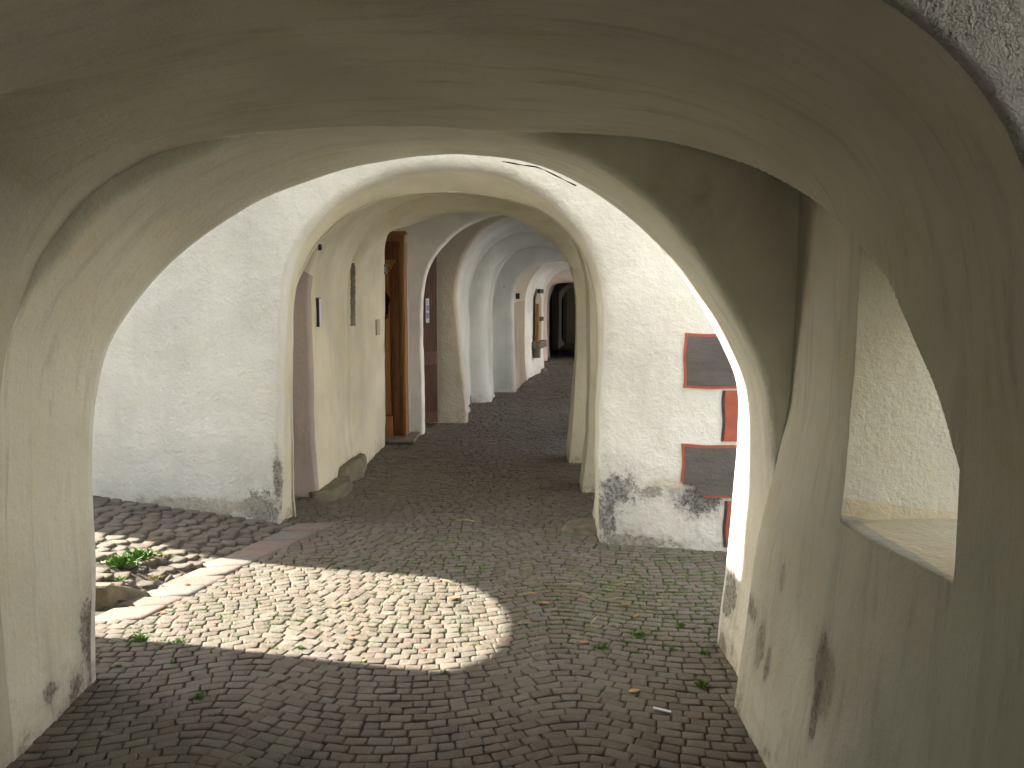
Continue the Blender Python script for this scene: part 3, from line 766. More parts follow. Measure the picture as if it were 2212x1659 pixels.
MB().box(-1.6, -1.1, Yd - .35, Yd + .3, 0, .035).build('threshold', M['stone'], HB, bevel=.01)
# slatted door
Ys = 10.42
sa = at(905, 920, Ys); sb = at(945, 915, 10.62)
P0 = Vector((sa[0] - .1, Ys - .06, 0)); P1 = Vector((sb[0], 10.63, 0)); dv_ = (P1 - P0); W = dv_.length; dv_.normalize(); nn = Vector((dv_.y, -dv_.x, 0))
def Td(s, o, z): q = P0 + dv_ * s + nn * o; return (q.x, q.y, z)
d2 = MB().box(0, W, -.05, 0, .02, 2.3, T=Td).build('slatted_door', M['darkwood'], HB, label='dark brown door of narrow upright and slanting boards')
mb = MB(); n = 17
for i in range(n):
    s0 = W * i / n + .004; s1 = W * (i + 1) / n - .004; mb.box(s0, s1, .001, .014, .95, 2.28, T=Td)
for i in range(-6, 17):
    s0 = W * i / n + .004; s1 = W * (i + 1) / n - .004; z0, z1 = .16, .78
    sh = .13
    pts = [(s0 + sh, z0), (s1 + sh, z0), (s1, z1), (s0, z1)]
    pts = [(min(max(s, 0.005), W - .005), z) for s, z in pts]
    if pts[1][0] - pts[0][0] < .003 and pts[2][0] - pts[3][0] < .003: continue
    mb.slab([Td(s, .001, z) for s, z in pts], nn * .013)
mb.box(.01, W - .01, .001, .02, .80, .93, T=Td)
sub(mb.build('boards', M['darkwood'], None), d2)
po = MB(); pa = ratio(918, 645)[0]; 
def on_door(px, py):
    a_, b_ = ratio(px, py)          # intersection of the sight line with the door plane, to survey the poster
    t = (P0.x * nn.x + P0.y * nn.y) / (a_ * nn.x + nn.y); X, Y_ = a_ * t, t
    return (Vector((X, Y_, 0)) - P0).dot(dv_), EYE + b_ * t
s0, z1 = on_door(917.5, 645); s1, z0 = on_door(925, 697)
ps = root('poster', 'narrow white and blue paper notice pinned to the dark slatted door', 'poster', Td(s0, .02, z0))
MB().box(s0, s1, .021, .024, z0, z1, T=Td).build('sheet', M['paper'], ps)
hh = z1 - z0; ww = s1 - s0; mb = MB()
mb.box(s0 + ww * .12, s1 - ww * .12, .025, .027, z0 + hh * .18, z0 + hh * .42, T=Td); mb.box(s0 + ww * .12, s1 - ww * .12, .025, .027, z0 + hh * .5, z0 + hh * .72, T=Td)
for i in range(4): mb.box(s0 + ww * .15, s1 - ww * (.2 + .1 * (i % 2)), .025, .027, z0 + hh * (.77 + i * .05), z0 + hh * (.79 + i * .05), T=Td)
mb.build('print', M['blue'], ps)
# dark wreath on the portal pilaster
wr = at(840, 655, Yd - .12)
mb = MB()
for i in range(260):
    t = rnd.uniform(0, 2 * PI); rr = rnd.uniform(.1, 1.1); 
    cxw = wr[0] - .075 + .06 * rr * math.cos(t); cz = wr[2] + .19 * rr * math.sin(t); l = rnd.uniform(.02, .04); an = t + PI / 2 + rnd.uniform(-.7, .7)
    dx, dz = math.cos(an) * l, math.sin(an) * l; y = Yd - .08 + rnd.uniform(-.03, .03)
    mb.add([(cxw - dx, y, cz - dz), (cxw + dz * .3, y - .012, cz - dx * .3), (cxw + dx, y, cz + dz), (cxw - dz * .3, y + .012, cz + dx * .3)], [(0, 1, 2, 3)])
w_ = mb.build('wreath', M['iron'], None); tag(w_, 'dark dried wreath hanging on the pine door', 'wreath')

from mathutils.bvhtree import BVHTree
_v = [tuple(p) for p in T2.V.reshape(-1, 3)]; _n, _m, _ = T2.V.shape
_bv = BVHTree.FromPolygons(_v, [(i * _m + j, i * _m + j + 1, (i + 1) * _m + j + 1, (i + 1) * _m + j) for i in range(_n - 1) for j in range(_m - 1)])
def cast(px, py):                                        # where the sight line meets the passage wall
    a_, b_ = ratio(px, py); h = _bv.ray_cast(Vector((0, 2.5 * 0 + .01, EYE)), Vector((a_, 1, b_)).normalized()); return h[0]
def patch(px0, px1, py0, py1, th, nz=2, sink=.03):
    """closed slab lying on the wall between four surveyed corners"""
    a = cast(px0, (py0 + py1) / 2); b = cast(px1, (py0 + py1) / 2); n_ = Vector((b.y - a.y, -(b.x - a.x), 0)).normalized()
    zt = cast((px0 + px1) / 2, py0).z; zb_ = cast((px0 + px1) / 2, py1).z
    return a, b, n_, zb_, zt
def pslab(mb_, P_, th, y0=0., y1=1., z0=0., z1=1., off=0., sink=.03):
    a, b, n_, zb_, zt = P_
    p = a.lerp(b, y0); q = a.lerp(b, y1); za, zc_ = zb_ + (zt - zb_) * z0, zb_ + (zt - zb_) * z1
    o0 = n_ * (off - sink); o1 = n_ * (off + th)
    vs_ = [(w.x + o.x, w.y + o.y, z) for z in (za, zc_) for o in (o0, o1) for w in (p, q)]
    return mb_.add(vs_, [(0, 2, 3, 1), (4, 5, 7, 6), (0, 1, 5, 4), (2, 6, 7, 3), (0, 4, 6, 2), (1, 3, 7, 5)])
P_ = patch(683.5, 688.5, 645, 706, .02)
t = root('notice_case', 'slim pale framed notice case seen edge-on on the cream wall', 'notice case', (P_[0].x, P_[0].y, P_[3]))
pslab(MB(), P_, .018).build('case', M['paper'], t, bevel=.002)
pslab(pslab(MB(), P_, .022, -.12, -.01, 0, 1), P_, .022, -.12, 1.0, 1.005, 1.03).build('frame', M['iron'], t)
P_ = patch(687, 692, 515, 541, .03)
mb = pslab(pslab(MB(), P_, .02), P_, .035, .2, .7, .25, .6)
tag(mb.build('wall_bracket', M['iron'], None, bevel=.004), 'small black iron bracket high on the cream wall behind the first arch', 'bracket')
vs = []; fc = []; N = 40
for i in range(N + 1):
    py = 568 + (704 - 568) * i / N
    for j in range(7):
        px = 756.5 + 8.5 * j / 6 + (rnd.uniform(-.9, .9) if j in (0, 6) else 0) + (1.2 if i < 3 else 0) * (j - 3) * -.3 * (3 - i)
        h = cast(px, py) or Vector((-1.5, 7.6, 1.5)); vs.append((h.x + .004 + (.012 if 0 < j < 6 else -.006) + rnd.uniform(-.003, .004), h.y, h.z))
for i in range(N):
    for j in range(6):
        k = i * 7 + j; fc.append((k, k + 7, k + 8, k + 1))
mesh('stone_strip', vs, fc, M['stone'], HA, smooth=True, label='exposed grey stone strip in the cream wall')
P_ = patch(810.5, 817, 690, 724, .02)
t = root('letterbox', 'small beige letterbox on the cream wall left of the pine door', 'letterbox', (P_[0].x, P_[0].y, P_[3]))
pslab(MB(), P_, .02).build('body', M['buff'], t, bevel=.003)
pslab(MB(), P_, .0215, .2, .8, .74, .77).build('slot', M['grey'], t)
# house number plate, projecting from the wall's end
q = at(829, 582, 9.02); t = root('number_plate', 'small grey house number plate projecting at the end of the cream wall', 'number plate', (q[0], 9.0, q[2] - .05))
a = at(824.5, 592, 9.0); b = at(834, 571, 9.0)
MB().box(a[0], b[0] + .012, 8.985, 8.998, a[2], b[2]).build('plate', M['metal'], t, bevel=.002)
MB().box(a[0] - .004, a[0] + .012, 8.97, 9.02, a[2] - .005, b[2] + .005).build('edge', M['iron'], t)
cu = bpy.data.curves.new('digits', 'FONT'); cu.body = '25'; cu.size = .07; cu.extrude = .0015; to = bpy.data.objects.new('digits_tmp', cu); C.objects.link(to)
dg = bpy.context.evaluated_depsgraph_get(); me = bpy.data.meshes.new_from_object(to.evaluated_get(dg)); bpy.data.objects.remove(to)
vv = [(a[0] + .018 + v.co.x * .42, 8.9835 - v.co.z, a[2] + .028 + v.co.y) for v in me.vertices]
mesh('digits', vv, [tuple(p.vertices) for p in me.polygons], M['paper'], t)

# far fittings
m_ = MB(); a = at(1116, 646, 14.85); b = at(1119.5, 634, 14.85)
MBo = MB().box(a[0] - .02, b[0] + .02, 14.3, 14.36, a[2], b[2]); 
tag(MBo.build('wall_lamp_box', M['iron'], None, bevel=.003), 'tiny black box on the edge of the pale grey house wall', 'box')
# blind niche in house c
a = at(1074, 840, 14.32); b = at(1094, 640, 14.32); cz = at(1084, 606, 14.32)[2]; pts = [(a[0], 14.378, a[2] + .03), (b[0], 14.378, a[2] + .03)]
for i in range(13):
    t_ = PI * i / 12; pts.append(((a[0] + b[0]) / 2 + (b[0] - a[0]) / 2 * math.cos(t_), 14.378, b[2] + (cz - b[2]) * math.sin(t_)))
MB().slab(pts, (0, .02, 0)).build('blind_niche', M['grey'], HS['c'], label='shallow round-headed blind niche')
mesh('niche_panel', *(lambda m: (m.v, m.f))(MB().box(a[0] + .004, b[0] - .004, 14.366, 14.3775, a[2] + .04, at(1084, 622, 14.32)[2])), M['bluegrey'], HS['c'])
# niche window with an orange shutter in house d's wall (wall runs x .33 -> .72 over Y 16.9 -> 18.9)
def wd(t, off, z): 
    x = .345 + .375 * t; y = 16.9 + 2.0 * t; n_ = Vector((2.0, -.375, 0)).normalized(); return (x + n_.x * off, y + n_.y * off, z)
wn = root('wall_window', 'small niche window with orange shutter and stone sill', 'window', (.6, 18, 1)); 
del wn['category']; del wn['label']; wn.parent = HS['d']; wn.matrix_parent_inverse = __import__('mathutils').Matrix.Translation(-HS['d'].location)
def subw(mb_, name, mat):
    o = mb_.build(name, M[mat], None); o.parent = wn; o.matrix_parent_inverse = __import__('mathutils').Matrix.Translation(-Vector(wn.location)); return o
za, zb2 = at(1157, 735, 17.9)[2], at(1157, 628, 17.9)[2]
pts = [(.32, za), (.72, za)] + [(.52 + .20 * math.cos(PI * i / 10), zb2 - .25 + .25 * math.sin(PI * i / 10)) for i in range(11)]
subw(MB().slab([wd(t_, .03, z) for t_, z in pts], (.01, 0, 0)), 'recess', 'brown')
subw(MB().add([wd(*p) for p in [(.33, .045, za), (.33, .10, za), (.33, .10, zb2 - .28), (.33, .045, zb2 - .28), (.40, .045, za), (.40, .10, za), (.40, .10, zb2 - .28), (.40, .045, zb2 - .28)]],
             [(0, 1, 2, 3), (7, 6, 5, 4), (0, 4, 5, 1), (1, 5, 6, 2), (2, 6, 7, 3), (3, 7, 4, 0)]), 'shutter', 'orangewood')
for z in (za + .42, za + 1.02):
    mb = MB(); mb.add([wd(t_, o_, z + dz) for t_ in (.42, .66) for o_ in (.045, .11) for dz in (0, .09)], [(0, 1, 3, 2), (4, 6, 7, 5), (0, 2, 6, 4), (1, 5, 7, 3), (0, 4, 5, 1), (2, 3, 7, 6)])
    subw(mb, 'hinge', 'iron')
mb = MB(); mb.add([wd(t_, o_, za - .16 + dz) for t_ in (.26, .74) for o_ in (0, .16) for dz in (0, .15)], [(0, 1, 3, 2), (4, 6, 7, 5), (0, 2, 6, 4), (1, 5, 7, 3), (0, 4, 5, 1), (2, 3, 7, 6)])
mb.add([wd(t_, o_, za - .36 + dz) for t_ in (.30, .42) for o_ in (0, .12) for dz in (0, .2)], [(0, 1, 3, 2), (4, 6, 7, 5), (0, 2, 6, 4), (1, 5, 7, 3), (0, 4, 5, 1), (2, 3, 7, 6)])
subw(mb, 'sill', 'stone')
# dark door, black slab painting a shaded gap, pale wall piece in the far passage
def farbox(px0, px1, py0, py1, Y, th, name, mat, **k):
    a = at(px0, py1, Y); b = at(px1, py0, Y); return MB().box(a[0], b[0], Y, Y + th, max(a[2], 0), b[2]).build(name, M[mat], HS['e'], **k)
farbox(1182, 1192.5, 615, 760, 26.6, .1, 'dark_door_or_gap', 'darkwood')
farbox(1193, 1207.5, 618, 760, 27.0, .2, 'inner_pier', 'grey')
farbox(1207.7, 1217, 628, 760, 30.5, .1, 'dark_door_or_gap', 'black')  # near-black slab, shade of the gap between the piers put into colour
farbox(1217.2, 1224, 622, 760, 30.6, .1, 'door_jamb', 'brown')
farbox(1224.2, 1262, 622, 760, 30.9, .2, 'inner_pier', 'cream')

# ------------------------------------------------------------ stones lying at the wall feet
def boulder(px, py, sx, sy, sz, seed, label, mat='stone', rot=0, dxy=(0, 0)):
    p = gnd(px, py); import bmesh
    bm = bmesh.new(); bmesh.ops.create_icosphere(bm, subdivisions=4, radius=1)
    for v in bm.verts:
        n_ = noise.noise(v.co * 1.6 + Vector((seed, 0, 0))) * .25 + noise.noise(v.co * 5 + Vector((seed, 2, 0))) * .06
        c = v.co * (1 + n_); c.x = math.copysign(abs(c.x) ** .8, c.x); c.z = min(c.z, .5 + .12 * c.x)
        v.co = Vector((c.x * sx, c.y * sy, c.z * sz))
    cr, sr = math.cos(rot), math.sin(rot)
    vs = [(v.co.x * cr - v.co.y * sr + p[0] + dxy[0], v.co.x * sr + v.co.y * cr + p[1] + dxy[1], v.co.z) for v in bm.verts]; fs_ = [tuple(v.index for v in f.verts) for f in bm.faces]; bm.free()
    o = mesh('boulder', [(a - p[0], b - p[1], c) for a, b, c in vs], fs_, M[mat], None, smooth=True); o.location = (p[0], p[1], 0)
    return tag(o, label, 'boulder', 'boulders at the foot of the arcade walls')
boulder(722, 1066, .17, .32, .16, 3, 'nearer flat grey boulder at the foot of the cream wall', rot=-.1, dxy=(-.03, .0))
boulder(752, 1030, .15, .38, .27, 8, 'farther rounded boulder at the foot of the cream wall', rot=-.05, dxy=(-.02, .1))
boulder(1262, 1146, .16, .14, .085, 5, 'low dark stone at the foot of the right pier under the first far arch', dxy=(.02, .05))
boulder(1015, 868, .08, .25, .16, 6, 'small stone in the corner past the buff buttress', dxy=(-.05, 0))
boulder(1180, 800, .12, .4, .12, 9, 'distant stone at the foot of the white wall with the niche window', dxy=(-.1, 0))

# ------------------------------------------------------------ ground
def xs(Y): return -2.04 + (Y - 4.3) * .33
def terr(x, Y):
    z = .010 * noise.noise(Vector((x * .9, Y * .9, 0))) + .004 * noise.noise(Vector((x * 3, Y * 3, 4)))
    if Y > 4.2 and x < xs(Y) and Y < 7:
        d = xs(Y) - x; z += .13 * (1 - math.exp(-d / (.10 + max(0, Y - 4.3) * .9))) + .05 * min(d, 2)
    return z - .01
vs = []; fc = []
def sheet(name, xa, xb, nx, ya, yb, ny, zf, mat, **k):
    vs = [(xa + (xb - xa) * i / nx, ya + (yb - ya) * j / ny, 0) for j in range(ny + 1) for i in range(nx + 1)]
    vs = [(x, y, zf(x, y)) for x, y, _ in vs]
    fc = [(j * (nx + 1) + i, j * (nx + 1) + i + 1, (j + 1) * (nx + 1) + i + 1, (j + 1) * (nx + 1) + i) for j in range(ny) for i in range(nx)]
    return mesh(name, vs, fc, mat, None, smooth=True, **k)
tag(sheet('ground', -300, 300, 4, -300, 300, 4, lambda x, y: -.16, M['joint']), kind='structure')
tag(sheet('path_bed', -2.3, 5.6, 150, -3.5, 34, 400, lambda x, y: terr(x, y) - .0095 if not (y > 4.2 and x < xs(y)) else -.03, M['joint']), kind='structure')
tag(sheet('lane_bed', -5.8, -1.3, 90, 4.22, 6.6, 60, lambda x, y: terr(x, y) - .012 if x < xs(y) else -.02, M['joint']), kind='structure')
def stone_add(vs, fc, cor, zf, tilt, h=.0, drop=.03, inset=.007, bev=.007):
    """cor: four plan corners; a worn sett with a domed, softly bevelled top"""
    n = len(vs); cx_ = sum(p[0] for p in cor) / 4; cy_ = sum(p[1] for p in cor) / 4; z = zf(cx_, cy_) + h
    tx, ty = tilt
    def zz(x, y, d): return z + (x - cx_) * tx + (y - cy_) * ty - d
    def ins(p, q):
        dx, dy = cx_ - p[0], cy_ - p[1]; l = math.hypot(dx, dy); return (p[0] + dx / l * q, p[1] + dy / l * q)
    ring = []
    L0 = [(p, drop) for p in cor]; L1 = [(p, bev) for p in cor]; L2 = [(ins(p, inset), bev * .25) for p in cor]; L3 = [(ins(p, inset * 2.6), 0) for p in cor]
    for L in (L0, L1, L2, L3):
        for p, d in L: vs.append((p[0], p[1], zz(p[0], p[1], d)))
    vs.append((cx_, cy_, zz(cx_, cy_, -.0006)))
    for r in range(3):
        for i in range(4): fc.append((n + r * 4 + i, n + r * 4 + (i + 1) % 4, n + (r + 1) * 4 + (i + 1) % 4, n + (r + 1) * 4 + i))
    for i in range(4): fc.append((n + 12 + i, n + 12 + (i + 1) % 4, n + 16))
PER = 1.40; OX = -.46; RAD = 1.28
def bow(x):
    u = ((x - OX + PER / 2) % PER) - PER / 2
    def f(v): return RAD - math.sqrt(RAD ** 2 - v * v), v / math.sqrt(RAD ** 2 - v * v)
    a = abs(u)
    if a > .58:
        b, sl = f(.58); t = (a - .58) / .12
        return b + sl * .12 * (t - t * t / 2), math.copysign(sl * (1 - t), u)
    b, sl = f(u); return b, sl
def xl_at(Y):
    return float(np.interp(Y, [-3, 3.3, 3.4, 3.9, 4.3, 5.5, 5.7, 6.5, 6.6, 9, 9.7, 9.8, 10.6, 10.9, 13, 13.6, 14.8, 16.8, 18.9, 23, 27, 34], [-2, -1.95, -2.3, -2.15, -1.94, -1.55, -1.7, -1.7, -1.75, -1.65, -1.7, -1.3, -1.3, -1.1, -.8, -.5, -.2, .1, .6, .7, .9, 1.8]))
def xr_at(Y):
    return float(np.interp(Y, [-3, 3.2, 3.6, 5.3, 5.4, 9, 11, 13, 15, 17, 19, 22, 34], [1.7, 1.7, 1.9, 1.9, 1.9, 1.9, 2.0, 2.3, 2.6, 3.2, 3.8, 4.0, 5.2]))
vs = []; fc = []
hrow = .056; k = 0; Y = -.3
while Y < 33.5:
    h = hrow if Y < 9 else (.08 if Y < 14 else .13)
    wst = .080 if Y < 9 else (.10 if Y < 14 else .17)
    x = -2.6 + rnd.uniform(0, wst)
    while x < 5.3:
        w = wst * rnd.uniform(.82, 1.25)
        b, sl = bow(x + w / 2)
        yc = Y + b
        if xl_at(yc) < x + w / 2 < xr_at(yc) and yc > -.3:
            g_ = .0032 if Y < 9 else .005
            cor = []
            b0, s0_ = bow(x); b1, s1_ = bow(x + w)
            if abs(b0 - b1) > .25: b0 = b1 = b; s0_ = s1_ = sl
            for (xx, bb, ss, q) in ((x + g_, b0, s0_, 0), (x + w - g_, b1, s1_, 0), (x + w - g_, b1, s1_, 1), (x + g_, b0, s0_, 1)):
                yy = Y + bb + (g_ if q == 0 else h - g_)
                xx2 = xx - (ss * h * .75 if q else 0)
                cor.append((xx2 + rnd.uniform(-.004, .004), yy + rnd.uniform(-.0035, .0035)))
            stone_add(vs, fc, cor, terr, (rnd.uniform(-.045, .045), rnd.uniform(-.045, .045)), rnd.uniform(-.002, .003), inset=.0045, bev=.0045)
        x += w
    Y += h; k += 1
tag(mesh('pavement', vs, fc, M['cobble'], None, smooth=True), kind='structure')
# lane: rougher, irregular setts on the raised side
vs = []; fc = []; Y = 4.245
while Y < 6.5:
    h = rnd.uniform(.075, .105); x = -5.6
    while x < xs(Y) + .02:
        w = rnd.uniform(.08, .15)
        yy = Y + .10 * math.sin(x * 1.7) * (Y > 4.5); j = lambda: rnd.uniform(-.016, .016)
        if x < xs(Y) - .02 and yy > 4.235:
            w = min(w, xs(Y) - x)
            cor = [(x + .007 + j(), yy + .006 + j()), (x + w - .007 + j(), yy + .006 + j()), (x + w - .007 + j(), yy + h - .006 + j()), (x + .007 + j(), yy + h - .006 + j())]
            stone_add(vs, fc, cor, terr, (rnd.uniform(-.03, .03), rnd.uniform(-.03, .03)), rnd.uniform(-.004, .005), drop=.04, inset=.01, bev=.009)
        x += w
    Y += h
tag(mesh('lane_paving', vs, fc, M['cobble'], None, smooth=True), kind='structure')
vs = []; fc = []; Y = 3.98
while Y < 5.62:
    L = rnd.uniform(.15, .24); x0 = xs(Y) - .02; x1_ = xs(Y + L) - .02; wv = rnd.uniform(.26, .31)
    stone_add(vs, fc, [(x0, Y + .012 + rnd.uniform(0, .02)), (x0 + wv, Y + .03), (x1_ + wv - .01, Y + L + .018), (x1_, Y + L - .006)], lambda a, b: .002, (rnd.uniform(-.04, .04), rnd.uniform(-.05, .05)), rnd.uniform(-.004, .005), drop=.06, inset=.013, bev=.014)
    Y += L
tag(mesh('slab_border', vs, fc, M['slab'], None, smooth=True), kind='structure')
# kerb block holding up the lane's corner
mb = MB()
mb.add([(-1.99, 4.36, -.05), (-2.12, 4.185, -.05), (-3.6, 4.10, -.05), (-3.6, 4.2, -.05), (-1.99, 4.38, .004), (-2.13, 4.195, .105), (-3.6, 4.11, .17), (-3.6, 4.2, .17), (-2.14, 4.26, .10)],
       [(0, 1, 5, 4), (1, 2, 6, 5), (5, 6, 7, 8), (4, 5, 8), (0, 4, 8, 7, 3), (2, 3, 7, 6), (0, 3, 2, 1)])
kb = mb.build('kerb', M['stone'], None, bevel=.012); tag(kb, 'rough stone kerb block holding the raised lane beside the near arch', 'kerb')
# street on the right
tag(sheet('street', 1.86, 9.0, 20, -14, 40, 60, lambda x, y: -.035 if (y < 40 and x > xr_at(min(max(y, -3), 33)) - .06) else -.06, simple('street_paving', (.22, .19, .17), .85, (.15, .13, .12), 5, bump=.5)), kind='structure')

# ------------------------------------------------------------ the archway across the lane (it shapes the sun patch) and the houses over the street
AWX0, AWX1 = -4.2, -3.92
awy = [(4.23, 0), (4.23, 3.14)] + [(4.86 - .63 * math.cos(PI * i / 24), 3.14 + .44 * math.sin(PI * i / 24)) for i in range(1, 24)] + [(5.49, 3.14), (5.49, 0)]
tp = 4.62
out = [(2.9, 0), (2.9, tp), (6.5, tp), (6.5, 0)]
mb = MB()
# wall built as strips between the opening outline and the outer frame
ys_ = sorted({2.9, 6.5, 4.23, 5.49} | {p[0] for p in awy})
def top_of(Y):
    return float(np.interp(Y, [p[0] for p in awy[1:-1]], [p[1] for p in awy[1:-1]]))
for y0, y1 in zip(ys_[:-1], ys_[1:]):
    if y1 <= 4.23 or y0 >= 5.49:
        mb.add([(x, y, z) for x in (AWX0, AWX1) for y in (y0, y1) for z in (0, tp)], [(0, 1, 3, 2), (4, 6, 7, 5), (0, 4, 5, 1), (2, 3, 7, 6), (1, 5, 7, 3), (0, 2, 6, 4)])
    else:
        ha, hb = top_of(y0), top_of(y1)
        mb.add([(x, y, z) for x in (AWX0, AWX1) for y, lo in ((y0, ha), (y1, hb)) for z in (lo, tp)], [(0, 1, 3, 2), (4, 6, 7, 5), (0, 4, 5, 1), (2, 3, 7, 6), (1, 5, 7, 3), (0, 2, 6, 4)])
aw = mb.build('archway_wall', M['facade'], None); tag(aw, 'white wall with an arched gateway across the lane, left of view', 'wall')
mb = MB().box(AWX0, AWX1, 2.9, 4.60, tp + .002, 7.2)  # unseen block added to cut off the sun strip on the near pier
sub(mb.build('added_sun_block', M['facade'], None), aw)
for (ya, yb, n_) in ((-14, 3.5, 'pale street house opposite the near arch'), (3.6, 16, 'pale street house opposite the lane'), (16.1, 36, 'pale street house opposite the far arcade')):
    r_ = root('street_house', n_ + ', across the street', 'house', (10, (ya + yb) / 2, 0), 'houses across the street')
    MB().box(9, 15, ya, yb, -.1, 5.4).build('wall', M['white'], r_)
    MB().add([(8.6, ya, 5.37), (8.6, yb, 5.37), (15.4, ya, 5.37), (15.4, yb, 5.37), (12, ya, 7.6), (12, yb, 7.6)], [(0, 1, 5, 4), (2, 4, 5, 3), (0, 4, 2), (1, 3, 5), (0, 2, 3, 1)]).build('roof', M['roof'], r_)
    y = ya + 1.2
    while y < yb - 1.5:
        for z in (.9, 3.4):
            fo = MB().box(8.95, 8.998, y - .08, y + 1.08, z - .08, z + 1.58).build('window', M['grey'], r_)
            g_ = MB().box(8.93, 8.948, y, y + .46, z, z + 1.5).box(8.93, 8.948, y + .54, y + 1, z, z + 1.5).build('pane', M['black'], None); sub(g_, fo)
            g_.matrix_parent_inverse = __import__('mathutils').Matrix.Identity(4)
        y += 2.8

# ------------------------------------------------------------ litter, leaves, straw and weeds
def leaf(px, py, size, mat, label, rot, curl=.5, group='fallen leaves on the cobbles'):
    p = gnd(px, py); z = terr(p[0], p[1]) + .004; vs = []; fc = []
    n = 9
    for i in range(n + 1):
        t = i / n; w = size * .28 * math.sin(PI * t ** .8) * (1 + .15 * math.sin(t * 20)); x = (t - .5) * size
        for s_ in (-1, 0, 1):
            vs.append((x, s_ * w, curl * size * (.35 * (t - .5) ** 2 * 2 + (.25 * abs(s_)) * math.sin(PI * t)) + .002))
    for i in range(n):
        for s_ in (0, 1): k_ = i * 3 + s_; fc.append((k_, k_ + 3, k_ + 4, k_ + 1))
    o = mesh('fallen_leaf' if 'leaf' in label else 'paper_scrap', vs, fc, M[mat], None, smooth=True); o.location = (p[0], p[1], z); o.rotation_euler = (0, 0, rot)
    sd = o.modifiers.new('thick', 'SOLIDIFY'); sd.thickness = .0012
    tag(o, label, 'leaf' if 'leaf' in label else 'paper scrap', group if 'leaf' in label else None); return o
leaf(983, 1293, .075, 'leafbrown', 'curled brown leaf alone inside the sunlit patch', .3, .7)
leaf(1174, 1303, .07, 'leafbrown', 'dark brown leaf in shade just right of the sunlit patch', 2.9, .5)
leaf(1352, 1308, .06, 'leafbrown', 'brown leaf in shade near the right pier, farther of two', .2, .6)
leaf(1377, 1333, .06, 'leafbrown', 'tan curled leaf in shade left of the right pier, nearer of two', .6, .9)
leaf(1262, 1386, .06, 'leafbrown', 'brown leaf lying on the grassy joints below the straw', .1, .4)
leaf(1370, 1492, .055, 'leafyellow', 'ochre yellow leaf on dark setts near the right wall', .4, .3)
leaf(1155, 1281, .05, 'leafbrown', 'small tan leaf beside the long straws', 1.2, .4)
leaf(787, 1424, .028, 'leafyellow', 'tiny orange leaf near the front edge of the sunlight', 1.0, .3)
leaf(405, 1262, .03, 'leafred', 'small bright red petal-like leaf on the sunlit slab border', .6, .9)
leaf(912, 1400, .02, 'leafred', 'tiny red leaf at the tip of the sunlit patch', .2, .9)
for (px, py, s_) in ((340, 1290, .05), (350, 1322, .04), (760, 1378, .035), (330, 1195, .035)):
    leaf(px, py, s_, 'leafbrown', {340: 'pale brown leaf on the slab border near the kerb block', 350: 'pale curled leaf in full sun beside the left pier', 760: 'dark scrap of leaf in the middle of the near sun edge', 330: 'orange-brown leaf among the lane weeds'}[px], px * .1, .5)
# paper strip
p0 = gnd(1430, 1534); mb = MB(); mb.box(-.035, .035, -.007, .007, 0, .004); o = mb.build('paper_scrap', M['paper'], None); o.location = (p0[0], p0[1], terr(p0[0], p0[1]) + .006); o.rotation_euler = (.05, .1, -.3)
tag(o, 'white paper strip lying on the dark setts by the right wall', 'paper scrap')
def straw(px0, py0, px1, py1, label, r=.0016):
    a = gnd(px0, py0); b = gnd(px1, py1); z = terr(a[0], a[1]) + .008; mid = ((a[0] + b[0]) / 2 + rnd.uniform(-.012, .012), (a[1] + b[1]) / 2 + rnd.uniform(-.012, .012), z + .008)
    o = MB().tube([(a[0], a[1], z), mid, (b[0], b[1], z + .002)], r, 5).build('straw', M['straw'], None, smooth=True); tag(o, label, 'straw', 'straws scattered on the cobbles')
straw(1117, 1288, 1154, 1280, 'long straw beside the right end of the sunlit patch'); straw(1180, 1276, 1230, 1292, 'straw slanting down to the right above the grassy joints')
straw(1275, 1349, 1288, 1333, 'short upright straw of the V pair in the shade', .0022); straw(1262, 1353, 1300, 1350, 'flat straw of the V pair in the shade'); straw(1255, 1281, 1290, 1300, 'right limb of the crossed straws')
straw(1300, 1298, 1345, 1292, 'straw lying flat left of the farther brown leaf'); straw(950, 1250, 985, 1262, 'straw at the far rim of the sunlit patch'); straw(1100, 1350, 1160, 1345, 'broken straw nearest to the tip of the sunlight', .002)
straw(985, 1276, 995, 1262, 'short straw standing across the far rim of the sunlight'); straw(985, 1124, 1028, 1127, 'yellow straw lying deep under the first far arch', .004); straw(735, 1303, 790, 1301, 'dark thin twig in the middle of the sunlight')
straw(1210, 1260, 1260, 1262, 'straw in the shade nearest to the far arch'); straw(1330, 1265, 1370, 1258, 'straw in the shade below the painted blocks')
